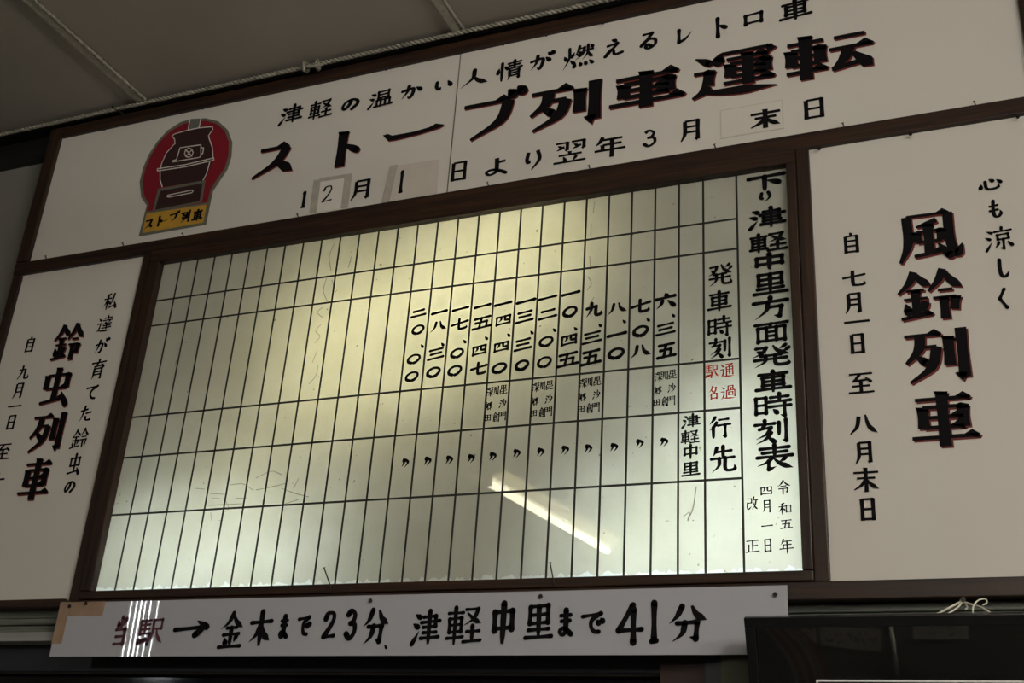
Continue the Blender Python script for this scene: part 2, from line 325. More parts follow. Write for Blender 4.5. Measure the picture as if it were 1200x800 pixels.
GLYPHS = {
 '津': '@w L42,22,84,22,84,50 L34,36,98,36 L42,50,84,50 L42,65,88,65 L36,80,98,80 V63,6,63,98',
 '軽': '@k L54,12,88,12 T88,12,76,36,50,52 N58,20,76,38,98,50 L58,68,94,68 V75,54,75,92 L50,92,98,92',
 'の': 'S52,24,44,56,22,82,10,62,24,30,56,18,84,34,88,60,60,90',
 '温': '@w L42,10,82,10,82,46 L42,10,42,46 L42,28,82,28 L42,46,82,46 L38,58,38,90 L38,58,88,58,88,90 L54,58,54,90 L71,58,71,90 L28,91,98,91',
 'か': 'F10,36,50,30,62,40,56,76,44,90,34,78 T38,8,32,50,10,90 D72,26,92,50',
 'い': 'F16,22,16,60,28,84,38,66 D72,26,88,66',
 '人': 'T50,8,44,50,6,92 N48,40,64,68,96,90',
 '情': 'V22,6,22,96 D10,28,6,50 D30,24,40,36 L46,16,94,16 L50,28,90,28 L42,42,98,42 V70,6,70,42 T52,54,52,80,46,98 K52,54,88,54,88,92,78,88 L52,66,88,66 L52,78,88,78',
 'が': 'F8,42,46,36,56,46,50,78,40,92,30,80 T34,16,28,54,8,90 D66,34,82,56 D74,8,84,22 D88,4,98,18',
 '燃': 'D8,34,14,52 D40,26,32,44 T24,6,24,50,4,96 D26,58,40,76 T56,6,52,26,40,44 L54,16,72,16 T72,16,66,44,42,64 D52,28,60,36 D46,38,56,46 L72,30,98,30 T84,8,82,44,66,68 N84,36,90,54,100,66 D92,10,98,20 D46,78,40,92 D58,78,62,90 D74,78,78,90 D88,76,98,92',
 'え': 'D40,6,58,16 L24,36,68,32 S68,32,44,60,14,90 S24,78,44,58,52,70,58,88,92,86',
 'る': 'L26,12,68,12 S68,12,44,42,16,70 S18,68,50,44,82,50,84,78,56,94,38,84,46,72,64,82',
 'レ': 'L24,10,24,84 T24,84,56,70,88,34',
 'ト': 'L36,4,36,96 D36,36,82,58',
 'ロ': 'L16,20,16,84 L16,20,84,20,84,84 L16,78,84,78',
 '車': 'L12,16,88,16 L22,30,22,66 L22,30,78,30,78,66 L22,48,78,48 L22,65,78,65 L4,82,96,82 V50,4,50,98',
 'ス': 'L18,18,76,18 T76,18,56,58,8,92 N50,54,70,68,94,88',
 'ー': 'P0,26,8,22,16,40,50,42,76,30,86,12,101,32,92,48,60,66,22,76,10,74',
 'ブ': 'L10,24,80,24 T80,24,68,66,24,98 D78,2,86,14 D92,-2,100,10',
 '列': 'L4,14,58,14 T28,14,24,40,4,64 L26,36,52,36 T52,36,42,72,8,98 D18,50,34,64 V70,20,70,72 K90,6,90,94,76,86',
 '運': '@s D36,8,32,24 K36,10,94,10,88,24 L42,24,88,24 L46,34,46,60 L46,34,86,34,86,60 L46,47,86,47 L46,60,86,60 L38,72,94,72 V66,16,66,80',
 '転': '@k L58,20,92,20 L52,44,98,44 T74,44,68,66,56,86 L54,86,88,78 N78,58,88,76,98,92',
 '1': 'D36,20,52,10 L54,8,54,92 L36,92,72,92',
 '2': 'S22,28,34,10,66,10,72,32,50,62,20,90 L20,90,80,88',
 '月': 'T24,8,24,64,8,96 K24,8,78,8,78,94,64,86 L24,34,78,34 L24,58,78,58',
 '日': 'L22,8,22,94 L22,8,78,8,78,94 L22,48,78,48 L22,88,78,88',
 'よ': 'L50,30,84,26 S50,6,52,60,48,82,26,92,12,78,30,66,60,74,88,92',
 'り': 'F26,12,20,46,28,60,36,48 T70,8,80,50,44,94',
 '翌': 'K8,8,42,8,42,42,34,38 D14,18,24,26 T34,26,24,32,12,38 K54,8,90,8,90,42,82,38 D60,18,70,26 T82,26,70,32,58,38 V50,48,50,60 L18,62,84,62 D32,68,38,86 T70,68,66,78,60,88 L4,92,96,92',
 '年': 'T28,4,20,24,8,38 L24,18,86,18 L28,40,84,40 L28,40,28,62 L4,64,96,64 V56,18,56,98',
 '3': 'S24,20,44,8,70,22,62,42,42,48 S42,48,72,52,76,76,46,94,20,80',
 '末': 'L6,22,94,22 L18,44,82,44 V50,4,50,98 T50,46,34,70,6,88 N50,46,66,68,94,88',
 '心': 'D14,48,10,72 F30,36,34,76,50,88,80,84,84,60 D46,22,62,38 D78,34,94,54',
 'も': 'F44,8,38,50,44,84,66,92,84,76,78,58 L20,34,66,32 L18,58,64,56',
 '涼': '@w V64,4,64,18 L38,20,96,20 L48,34,48,54 L48,34,84,34,84,54 L48,54,84,54 K66,54,66,94,54,88 T50,66,46,78,36,88 D80,66,94,84',
 'し': 'F30,8,28,60,38,88,62,90,86,66',
 'く': 'L68,8,30,48 L30,48,74,94',
 '風': 'T18,8,18,60,4,96 L18,8,82,8 F82,8,82,60,90,90,100,70 T64,20,48,26,32,30 L32,40,32,60 L32,40,70,40,70,60 L32,60,70,60 V50,26,50,82 L26,86,74,80 D64,66,80,90',
 '鈴': '@g T72,4,64,24,48,44 N72,6,82,26,98,42 L62,44,84,44 L54,58,88,58 L88,58,84,82 V70,58,70,98',
 '自': 'T52,2,48,10,44,16 L20,18,20,96 L20,18,80,18,80,96 L20,40,80,40 L20,64,80,64 L20,90,80,90',
 '七': 'L4,46,96,34 F46,6,46,78,56,90,88,88,88,70',
 '一': 'L6,50,94,50',
 '至': 'L8,10,92,10 T48,10,34,30,20,42 L20,42,78,36 D64,24,86,46 L18,64,82,64 L50,44,50,92 L4,92,96,92',
 '八': 'T36,16,28,60,4,90 N58,10,70,60,98,90',
 '私': '@h T72,10,64,50,50,84 L50,86,92,76 D80,54,98,92',
 '達': '@s L44,14,90,14 V66,2,66,28 L36,28,98,28 D52,34,58,44 T82,32,78,38,74,44 L40,48,94,48 L44,60,90,60 L38,72,96,72 V66,48,66,84',
 '育': 'V50,2,50,14 L6,16,94,16 T48,16,40,24,30,34 L26,36,74,32 D66,22,84,40 T28,46,28,80,20,98 K28,46,76,46,76,94,64,90 L28,62,76,62 L28,76,76,76',
 'て': 'L10,18,86,12 S84,12,48,36,42,62,56,84,78,90',
 'た': 'L8,30,56,24 T36,6,28,50,8,94 L54,48,88,44 S50,68,60,86,92,86',
 '虫': 'L16,22,16,56 L16,22,84,22,84,56 L16,56,84,56 V50,4,50,86 L6,92,82,82 D72,66,94,98',
 '九': 'T38,6,36,50,6,94 L10,36,66,32 F66,32,64,76,72,90,96,88,94,66',
 '十': 'L6,44,94,44 V50,6,50,98',
 '下': 'L4,14,96,14 V46,14,46,96 D52,36,82,58',
 '中': 'L16,24,16,66 L16,24,84,24,84,66 L16,62,84,62 V50,4,50,98',
 '里': 'L18,8,18,54 L18,8,82,8,82,54 L18,31,82,31 L18,54,82,54 V50,8,50,92 L14,72,86,72 L4,92,96,92',
 '方': 'V50,2,50,20 L4,22,96,22 T44,22,38,60,8,94 K42,46,80,46,74,90,58,84',
 '面': 'L4,10,96,10 T50,10,46,18,42,28 L12,28,12,96 L12,28,88,28,88,96 L36,28,36,92 L64,28,64,92 L36,50,64,50 L36,70,64,70 L12,92,88,92',
 '発': 'L14,12,40,12 T40,12,30,34,4,52 D16,24,28,36 N56,4,70,32,98,50 T88,8,80,16,72,22 T96,22,88,30,80,34 L26,48,76,48 L10,64,90,64 T38,48,36,74,10,96 F62,48,62,82,72,92,94,90,92,74',
 '時': 'L8,14,8,78 L8,14,34,14,34,78 L8,44,34,44 L8,76,34,76 L46,16,92,16 V69,2,69,34 L40,34,98,34 L42,54,98,54 K82,40,82,96,70,90 D52,64,62,80',
 '刻': 'V32,2,32,16 L4,18,60,18 T34,18,26,28,16,38 L16,38,46,34 T50,34,36,60,6,78 T50,56,34,80,6,98 D38,70,58,94 V72,16,72,70 K92,6,92,94,80,88',
 '表': 'L12,14,88,14 L18,30,82,30 L4,46,96,46 V50,2,50,46 T46,48,30,66,4,78 L34,62,34,92 T34,94,42,90,54,84 T78,54,70,62,60,68 N48,54,66,76,98,94',
 '通': '@s L42,10,86,10 T86,10,74,18,64,26 D54,16,66,24 L44,30,44,82 K44,30,88,30,88,80,80,78 L44,46,88,46 L44,61,88,61 V66,30,66,80',
 '過': '@s L50,8,50,36 L50,8,82,8,82,36 L66,22,82,22 L66,22,66,36 L40,38,40,80 K40,38,94,38,94,80,86,78 L54,50,54,68 L54,50,80,50,80,68 L54,68,80,68',
 '駅': 'L8,10,8,56 L8,10,46,10 L8,25,44,25 L8,40,44,40 V26,10,26,54 K8,56,48,56,44,94,34,88 D8,70,4,88 D14,70,16,84 D23,70,26,82 D32,68,36,78 L58,12,90,12,90,42 L58,42,90,42 T58,12,58,60,46,96 N72,42,80,70,100,94',
 '名': 'T48,4,36,28,10,48 L44,16,78,16 T78,16,62,52,8,76 D34,30,50,44 L34,60,34,96 L34,60,84,60,84,96 L34,92,84,92',
 '行': 'T32,4,22,18,8,32 T38,28,26,46,6,60 V24,46,24,98 L50,18,90,18 L44,42,98,42 K76,42,76,94,62,86',
 '先': 'T28,6,22,22,14,36 L24,22,84,22 V52,4,52,46 L6,46,94,46 T38,46,34,74,8,94 F60,46,60,82,70,92,96,90,94,72',
 '令': 'T50,4,34,28,4,46 N50,6,68,30,96,46 L34,42,66,42 L22,58,76,58 K76,58,74,82,64,78 V48,58,48,98',
 '和': '@h L60,28,60,82 L60,28,94,28,94,82 L60,78,94,78',
 '五': 'L12,12,88,12 L48,12,36,88 L18,46,74,46,72,88 L4,90,96,90',
 '四': 'L12,18,12,88 L12,18,88,18,88,88 T38,20,36,46,22,62 S60,20,60,50,66,56,80,56 L12,84,88,84',
 '改': 'L8,14,44,14,44,44 L10,44,44,44 F10,44,8,80,20,88,44,68 T66,4,60,20,52,36 L60,26,96,26 T84,28,74,66,44,94 N58,42,76,76,98,94',
 '正': 'L10,12,90,12 V52,12,52,90 L52,48,84,48 L24,42,24,90 L4,90,96,90',
 '六': 'D48,2,56,20 L4,32,96,32 T36,50,28,72,6,94 D60,50,92,92',
 '三': 'L14,14,86,14 L20,48,80,48 L6,86,94,86',
 '二': 'L18,22,82,22 L6,80,94,80',
 '〇': 'S36,86,14,68,16,34,48,14,82,26,90,56,70,84,52,90',
 '、': 'D30,20,75,85',
 '〃': 'T36,10,40,40,16,80 T60,16,92,44,50,92 D16,30,36,20',
 '毘': 'L22,6,22,44 L22,6,78,6,78,44 L22,25,78,25 V50,6,50,44 L22,44,78,44 V12,52,12,92 L12,70,40,66 L12,94,44,86 F58,52,58,86,70,94,96,90,94,76 T90,58,78,66,60,72',
 '沙': '@w K66,4,66,60,56,54 T48,22,44,36,36,48 D82,20,96,42 T90,50,74,80,34,98',
 '門': 'L8,8,8,98 L8,8,40,8,40,44 L8,26,40,26 L8,44,40,44 L60,8,60,44 K60,8,92,8,92,96,82,92 L60,26,92,26 L60,44,92,44',
 '川': 'T20,12,20,56,6,94 L50,16,50,84 L84,8,84,98',
 '倉': 'T50,2,34,20,4,36 N50,4,66,20,96,36 L34,30,66,30 L28,42,72,42,72,62 L28,52,72,52 L28,62,72,62 T28,42,26,76,10,96 L36,76,36,96 L36,76,80,76,80,96 L36,94,80,94',
 '深': '@w L40,10,40,26 K40,10,94,10,90,26 T58,18,52,28,42,38 D74,18,92,36 L36,52,96,52 V66,36,66,98 T64,54,52,72,34,88 N68,54,80,72,98,88',
 '郷': 'L20,4,8,24,28,24 T28,24,22,44,4,76 T32,44,22,70,4,96 L40,16,60,16,60,44 L40,16,40,88 L40,30,60,30 L40,44,60,44 L40,88,60,78 V74,8,74,98 S74,10,94,12,82,38,98,60,80,70',
 '田': 'L14,14,14,88 L14,14,86,14,86,88 L14,50,86,50 V50,14,50,88 L14,86,86,86',
 '当': 'V50,4,50,40 D22,12,32,32 T80,10,74,22,66,32 L14,44,82,44,82,92 L20,67,82,67 L12,90,82,90',
 '金': 'T50,4,34,28,4,46 N50,6,68,30,96,46 L30,44,70,44 L18,62,82,62 V50,44,50,92 D26,70,32,84 T74,68,70,76,66,84 L6,94,94,94',
 '木': 'L6,32,94,32 V50,4,50,98 T50,34,34,66,6,86 N50,34,66,66,94,86',
 'ま': 'L18,22,82,22 L22,42,78,42 S52,4,52,60,50,82,30,92,14,80,30,68,58,74,88,92',
 'で': 'L6,20,84,14 S82,14,48,36,42,62,54,84,76,88 D66,38,74,52 D82,32,90,46',
 '分': 'T36,4,24,30,4,48 N60,4,74,30,98,46 L24,48,74,48 K74,48,70,92,54,86 T44,48,36,76,12,96',
 '4': 'L60,8,12,66 L10,66,92,66 L64,18,64,96',
 'i': 'L50,4,50,94 L30,96,70,96',
 '→': 'L2,50,88,50 D66,20,96,50 D96,50,64,80',
}
TEXTS = [
 ('header', '', 'ink', 'brush', 16, [('津', 0.3018, 3.554, 0.0818, 0.0694), ('軽', 0.4064, 3.5504, 0.0809, 0.0686), ('の', 0.5087, 3.5469, 0.0626, 0.0473), ('温', 0.6086, 3.5435, 0.0826, 0.0603), ('か', 0.7084, 3.5471, 0.0716, 0.0499), ('い', 0.8115, 3.5495, 0.0608, 0.0397), ('人', 0.9074, 3.5494, 0.0924, 0.0613), ('情', 1.014, 3.5504, 0.0775, 0.0695), ('が', 1.11, 3.5609, 0.0723, 0.0583), ('燃', 1.215, 3.5496, 0.0901, 0.0759), ('え', 1.3166, 3.5566, 0.0607, 0.0621), ('る', 1.4139, 3.5556, 0.0554, 0.0597), ('レ', 1.5111, 3.5484, 0.0548, 0.0533), ('ト', 1.6061, 3.5524, 0.044, 0.0637), ('ロ', 1.6925, 3.5588, 0.0603, 0.0451), ('車', 1.7985, 3.558, 0.0829, 0.0656)]),
 ('header', 'large bold black character with dark red edge', 'ink', 'bold', 15, [('ス', 0.268, 3.3981, 0.1629, 0.1277), ('ト', 0.5158, 3.3906, 0.1119, 0.1302), ('ー', 0.7298, 3.4005, 0.1943, 0.0472), ('ブ', 0.9624, 3.4127, 0.1931, 0.1516), ('列', 1.1842, 3.3992, 0.2117, 0.1423), ('車', 1.4092, 3.4021, 0.2165, 0.1197), ('運', 1.6393, 3.4036, 0.2234, 0.1499), ('転', 1.8703, 3.4045, 0.2185, 0.1396)]),
 ('header', '', 'ink', 'mincho', 14.95, [('1', 0.3963, 3.2395, 0.0417, 0.0611), ('月', 0.586, 3.2405, 0.0731, 0.0683), ('日', 0.8868, 3.2445, 0.0629, 0.0674), ('よ', 0.998, 3.2402, 0.0752, 0.0587), ('り', 1.1035, 3.24, 0.059, 0.0688), ('翌', 1.2062, 3.2462, 0.0962, 0.0714), ('年', 1.316, 3.2415, 0.0901, 0.0687), ('3', 1.4221, 3.2459, 0.0486, 0.0551), ('月', 1.529, 3.2484, 0.0611, 0.0671), ('日', 1.8316, 3.2489, 0.0659, 0.0631)]),
 ('patch_two', '', 'ink', 'brush', 9.6, [('2', 0.4755, 3.2448, 0.0473, 0.0596)]),
 ('patch_one', '', 'ink', 'brush', 14.4, [('i', 0.712, 3.2423, 0.0158, 0.0718)]),
 ('patch_end', '', 'ink', 'mincho', 14.95, [('末', 1.7148, 3.2441, 0.0816, 0.0584)]),
 ('right', '', 'ink', 'brush', 14.4, [('心', 2.199, 2.9729, 0.0502, 0.0394), ('も', 2.2028, 2.9071, 0.0331, 0.0483), ('涼', 2.2021, 2.8328, 0.0588, 0.0581), ('し', 2.205, 2.7618, 0.0319, 0.0488), ('く', 2.1959, 2.6901, 0.028, 0.0505)]),
 ('right', 'large bold black character with dark red edge', 'ink', 'bold', 15, [('風', 2.0619, 2.8608, 0.1357, 0.1298), ('鈴', 2.0539, 2.7187, 0.1361, 0.1264), ('列', 2.0544, 2.5778, 0.1322, 0.1274), ('車', 2.0566, 2.4337, 0.138, 0.1271)]),
 ('right', '', 'ink', 'mincho', 13.8, [('自', 1.8976, 2.8686, 0.0418, 0.0553), ('七', 1.8981, 2.7795, 0.0546, 0.0439), ('月', 1.8947, 2.7184, 0.0426, 0.0534), ('一', 1.898, 2.6722, 0.0612, 0.0051), ('日', 1.8967, 2.619, 0.04, 0.0525), ('至', 1.8985, 2.5272, 0.0569, 0.0518), ('八', 1.8976, 2.4334, 0.0593, 0.0526), ('月', 1.8961, 2.371, 0.0416, 0.0514), ('末', 1.896, 2.3117, 0.0561, 0.0554), ('日', 1.8955, 2.2481, 0.0388, 0.052)]),
 ('left', '', 'ink', 'brush', 14.4, [('私', -0.2358, 2.9955, 0.0496, 0.0561), ('達', -0.2386, 2.9198, 0.0557, 0.0548), ('が', -0.2316, 2.8499, 0.0494, 0.0521), ('育', -0.2259, 2.7741, 0.055, 0.0644), ('て', -0.2285, 2.7015, 0.0493, 0.0483), ('た', -0.2328, 2.6363, 0.0443, 0.0535), ('鈴', -0.2343, 2.5624, 0.063, 0.0617), ('虫', -0.2319, 2.4863, 0.0438, 0.0623), ('の', -0.2311, 2.4208, 0.0397, 0.0421)]),
 ('left', 'large bold black character with dark red edge', 'ink', 'bold', 15, [('鈴', -0.3655, 2.8778, 0.1141, 0.127), ('虫', -0.3707, 2.7362, 0.1122, 0.1245), ('列', -0.3649, 2.5941, 0.1281, 0.1258), ('車', -0.3649, 2.452, 0.118, 0.1289)]),
 ('left', '', 'ink', 'mincho', 13.8, [('自', -0.5138, 2.8847, 0.0405, 0.0551), ('九', -0.512, 2.7938, 0.0443, 0.0511), ('月', -0.5127, 2.734, 0.0432, 0.0535), ('一', -0.5132, 2.6843, 0.0592, 0.0111), ('日', -0.5104, 2.6329, 0.0401, 0.0502), ('至', -0.5133, 2.5432, 0.0613, 0.0532), ('十', -0.5079, 2.4548, 0.0607, 0.0527)]),
 ('panel', 'heavy black title character', 'ink', 'seal', 13.5, [('下', 1.7115, 3.0621, 0.0919, 0.048), ('り', 1.7084, 3.0223, 0.0355, 0.0293), ('津', 1.7089, 2.9662, 0.0884, 0.0575), ('軽', 1.711, 2.8993, 0.0895, 0.0522), ('中', 1.7129, 2.8483, 0.085, 0.0436), ('里', 1.7132, 2.7917, 0.0819, 0.057), ('方', 1.712, 2.7288, 0.0831, 0.0564), ('面', 1.7122, 2.6696, 0.0786, 0.0501), ('発', 1.7085, 2.6106, 0.0892, 0.0549), ('車', 1.7123, 2.5485, 0.0807, 0.0533), ('時', 1.7088, 2.4913, 0.0836, 0.0567), ('刻', 1.7052, 2.4322, 0.0756, 0.055), ('表', 1.7107, 2.3725, 0.0817, 0.0598)]),
 ('panel', '', 'ink', 'brush', 15.6, [('発', 1.5967, 2.8299, 0.0599, 0.0593), ('車', 1.5949, 2.761, 0.0573, 0.0545), ('時', 1.5942, 2.6956, 0.0568, 0.0517), ('刻', 1.5955, 2.6418, 0.0524, 0.0496)]),
 ('panel', 'red character', 'redtext', 'brush', 12, [('通', 1.6114, 2.5859, 0.0324, 0.0364), ('過', 1.6125, 2.532, 0.034, 0.0358), ('駅', 1.5764, 2.5867, 0.029, 0.0348), ('名', 1.5782, 2.5346, 0.0249, 0.0328)]),
 ('panel', '', 'ink', 'brush', 14.4, [('行', 1.5914, 2.4509, 0.0509, 0.0521), ('先', 1.5981, 2.3763, 0.0575, 0.0626)]),
 ('panel', '', 'ink', 'brush', 15.6, [('津', 1.5268, 2.4714, 0.0428, 0.0331), ('軽', 1.5256, 2.4331, 0.0426, 0.033), ('中', 1.5267, 2.398, 0.0385, 0.0351), ('里', 1.5271, 2.3587, 0.042, 0.0326)]),
 ('panel', '', 'ink', 'brush', 10.8, [('令', 1.7266, 2.305, 0.0328, 0.0338), ('和', 1.7286, 2.2589, 0.0275, 0.0263), ('五', 1.7304, 2.2252, 0.0257, 0.0208), ('年', 1.7288, 2.1781, 0.0286, 0.0331)]),
 ('panel', '', 'ink', 'brush', 12, [('四', 1.6905, 2.3001, 0.0283, 0.021), ('月', 1.6913, 2.2658, 0.0207, 0.0287), ('一', 1.6901, 2.2233, 0.0247, 0.0081), ('日', 1.6907, 2.1814, 0.0204, 0.03)]),
 ('panel', '', 'ink', 'brush', 10.8, [('改', 1.6603, 2.273, 0.0247, 0.0306), ('正', 1.6587, 2.1813, 0.0297, 0.0298)]),
 ('panel', '', 'ink', 'table', 22, [('六', 1.4666, 2.7797, 0.0495, 0.041), ('、', 1.4844, 2.7395, 0.0123, 0.0118), ('三', 1.4672, 2.705, 0.049, 0.0317), ('五', 1.4697, 2.6501, 0.0444, 0.0385)]),
 ('panel', '', 'ink', 'table', 22, [('七', 1.4061, 2.7723, 0.0478, 0.037), ('、', 1.4234, 2.7357, 0.0123, 0.0119), ('〇', 1.4066, 2.7072, 0.0412, 0.0307), ('八', 1.407, 2.6558, 0.0532, 0.038)]),
 ('panel', '', 'ink', 'table', 22, [('八', 1.3466, 2.7745, 0.0526, 0.0345), ('、', 1.3645, 2.7383, 0.0124, 0.012), ('一', 1.3484, 2.7044, 0.0485, 0.0101), ('〇', 1.3475, 2.6557, 0.0434, 0.0306)]),
 ('panel', '', 'ink', 'table', 22, [('九', 1.2875, 2.778, 0.0421, 0.0407), ('、', 1.3041, 2.7354, 0.0125, 0.0121), ('三', 1.2865, 2.7036, 0.0505, 0.0325), ('五', 1.2855, 2.6519, 0.0499, 0.039)]),
 ('panel', '', 'ink', 'table', 22, [('一', 1.2267, 2.8293, 0.0484, 0.0124), ('〇', 1.2267, 2.7803, 0.0406, 0.032), ('、', 1.2419, 2.7336, 0.0126, 0.0122), ('四', 1.2278, 2.7046, 0.0467, 0.031), ('五', 1.2273, 2.6529, 0.0548, 0.0366)]),
 ('panel', '', 'ink', 'table', 22, [('一', 1.1664, 2.8254, 0.0491, 0.0125), ('二', 1.1687, 2.7805, 0.05, 0.0312), ('、', 1.1873, 2.7366, 0.0127, 0.0123), ('〇', 1.1682, 2.7067, 0.0406, 0.0297), ('〇', 1.1666, 2.6525, 0.0402, 0.0318)]),
 ('panel', '', 'ink', 'table', 22, [('一', 1.1089, 2.8233, 0.052, 0.0123), ('三', 1.1076, 2.7809, 0.0481, 0.0341), ('、', 1.1278, 2.7366, 0.0128, 0.0124), ('三', 1.1078, 2.705, 0.0475, 0.0338), ('〇', 1.1083, 2.6502, 0.0384, 0.03)]),
 ('panel', '', 'ink', 'table', 22, [('一', 1.0471, 2.824, 0.048, 0.013), ('四', 1.0503, 2.7785, 0.0465, 0.0298), ('、', 1.0664, 2.7367, 0.0129, 0.0125), ('四', 1.0502, 2.7061, 0.046, 0.0296), ('〇', 1.0481, 2.6489, 0.0434, 0.0297)]),
 ('panel', '', 'ink', 'table', 22, [('一', 0.9901, 2.8248, 0.0464, 0.011), ('五', 0.9921, 2.7784, 0.0537, 0.034), ('、', 1.006, 2.7354, 0.013, 0.0126), ('四', 0.9911, 2.7032, 0.0441, 0.0301), ('七', 0.9929, 2.6523, 0.0434, 0.0346)]),
 ('panel', '', 'ink', 'table', 22, [('一', 0.9289, 2.8245, 0.047, 0.0111), ('七', 0.9303, 2.7809, 0.0472, 0.0327), ('、', 0.9471, 2.7327, 0.0131, 0.0127), ('〇', 0.9296, 2.7013, 0.0399, 0.0285), ('〇', 0.9275, 2.6543, 0.0419, 0.0304)]),
 ('panel', '', 'ink', 'table', 22, [('一', 0.8687, 2.8222, 0.0451, 0.0115), ('八', 0.87, 2.7833, 0.0477, 0.0329), ('、', 0.8854, 2.7313, 0.0132, 0.0128), ('三', 0.8704, 2.7053, 0.0471, 0.0327), ('〇', 0.8682, 2.6556, 0.0422, 0.0307)]),
 ('panel', '', 'ink', 'table', 22, [('二', 0.8085, 2.8272, 0.0444, 0.024), ('〇', 0.8118, 2.7805, 0.0386, 0.0294), ('、', 0.8273, 2.733, 0.0132, 0.0129), ('〇', 0.8084, 2.6981, 0.0407, 0.0289), ('〇', 0.808, 2.6499, 0.0404, 0.0288)]),
 ('panel', '', 'ink', 'brush', 13.2, [('毘', 1.4846, 2.5885, 0.0199, 0.0235), ('沙', 1.4828, 2.5549, 0.0179, 0.0214), ('門', 1.4818, 2.5237, 0.0197, 0.0232), ('川', 1.4682, 2.588, 0.0139, 0.022), ('倉', 1.4663, 2.523, 0.0178, 0.0234), ('深', 1.4516, 2.5854, 0.02, 0.0257), ('郷', 1.4504, 2.5506, 0.0179, 0.0215), ('田', 1.4481, 2.5225, 0.0179, 0.0172)]),
 ('panel', '', 'ink', 'brush', 13.2, [('毘', 1.303, 2.5898, 0.0203, 0.0241), ('沙', 1.302, 2.5554, 0.0181, 0.022), ('門', 1.3018, 2.5233, 0.0201, 0.0238), ('川', 1.2856, 2.5893, 0.014, 0.0226), ('倉', 1.2855, 2.5226, 0.018, 0.024), ('深', 1.2683, 2.5866, 0.0203, 0.0264), ('郷', 1.268, 2.5509, 0.0182, 0.0221), ('田', 1.2664, 2.5221, 0.0183, 0.0177)]),
 ('panel', '', 'ink', 'brush', 13.2, [('毘', 1.1835, 2.5904, 0.0205, 0.0245), ('沙', 1.1832, 2.5553, 0.0183, 0.0223), ('門', 1.1836, 2.5228, 0.0203, 0.0242), ('川', 1.1657, 2.5899, 0.0141, 0.0229), ('倉', 1.1668, 2.522, 0.0182, 0.0244), ('深', 1.1478, 2.5871, 0.0204, 0.0268), ('郷', 1.1482, 2.5508, 0.0184, 0.0224), ('田', 1.147, 2.5216, 0.0186, 0.0179)]),
 ('panel', '', 'ink', 'brush', 13.2, [('毘', 1.0641, 2.5899, 0.0207, 0.0249), ('沙', 1.0644, 2.5543, 0.0185, 0.0227), ('門', 1.0654, 2.5212, 0.0205, 0.0245), ('川', 1.0456, 2.5894, 0.0141, 0.0233), ('倉', 1.048, 2.5205, 0.0183, 0.0248), ('深', 1.0273, 2.5866, 0.0206, 0.0272), ('郷', 1.0283, 2.5497, 0.0186, 0.0228), ('田', 1.0276, 2.52, 0.0188, 0.0182)]),
 ('panel', '', 'ink', 'brush', 31.2, [('〃', 1.4649, 2.4241, 0.0195, 0.0228)]),
 ('panel', '', 'ink', 'brush', 31.2, [('〃', 1.408, 2.4247, 0.0196, 0.023)]),
 ('panel', '', 'ink', 'brush', 31.2, [('〃', 1.3477, 2.4199, 0.0197, 0.0232)]),
 ('panel', '', 'ink', 'brush', 31.2, [('〃', 1.2861, 2.4212, 0.0198, 0.0234)]),
 ('panel', '', 'ink', 'brush', 31.2, [('〃', 1.2292, 2.4221, 0.0199, 0.0236)]),
 ('panel', '', 'ink', 'brush', 31.2, [('〃', 1.1685, 2.4212, 0.02, 0.0238)]),
 ('panel', '', 'ink', 'brush', 31.2, [('〃', 1.1081, 2.4222, 0.0201, 0.024)]),
 ('panel', '', 'ink', 'brush', 31.2, [('〃', 1.0471, 2.419, 0.0202, 0.0241)]),
 ('panel', '', 'ink', 'brush', 31.2, [('〃', 0.991, 2.4175, 0.0203, 0.0243)]),
 ('panel', '', 'ink', 'brush', 31.2, [('〃', 0.933, 2.4178, 0.0204, 0.0245)]),
 ('panel', '', 'ink', 'brush', 31.2, [('〃', 0.875, 2.4189, 0.0206, 0.0247)]),
 ('panel', '', 'ink', 'brush', 31.2, [('〃', 0.814, 2.4186, 0.0207, 0.0249)]),
 ('banner', 'dark purplish red character', 'purple', 'brush', 14.4, [('当', 0.0746, 2.0141, 0.04, 0.0759), ('駅', 0.1684, 2.0131, 0.0778, 0.0704)]),
 ('banner', '', 'ink', 'brush', 15.6, [('→', 0.2882, 2.0196, 0.0997, 0.0567), ('金', 0.4085, 2.0142, 0.0691, 0.0886), ('木', 0.4914, 2.0174, 0.0642, 0.0857), ('ま', 0.5555, 2.0193, 0.0239, 0.0556), ('で', 0.6108, 2.022, 0.036, 0.0531), ('2', 0.68, 2.0232, 0.043, 0.0662), ('3', 0.7373, 2.0244, 0.0374, 0.0736), ('分', 0.8007, 2.0179, 0.0694, 0.0821), ('、', 0.8318, 1.9737, 0.0117, 0.0113), ('津', 0.9292, 2.0151, 0.0707, 0.0806), ('軽', 1.0236, 2.0191, 0.0881, 0.0868), ('中', 1.1178, 2.0222, 0.0602, 0.0934), ('里', 1.201, 2.0242, 0.0648, 0.0777), ('ま', 1.2625, 2.0204, 0.0341, 0.0592), ('で', 1.324, 2.0196, 0.0534, 0.0513), ('4', 1.4049, 2.018, 0.0613, 0.0877), ('i', 1.4577, 2.0197, 0.0246, 0.084), ('分', 1.5288, 2.0165, 0.084, 0.077)]),
]
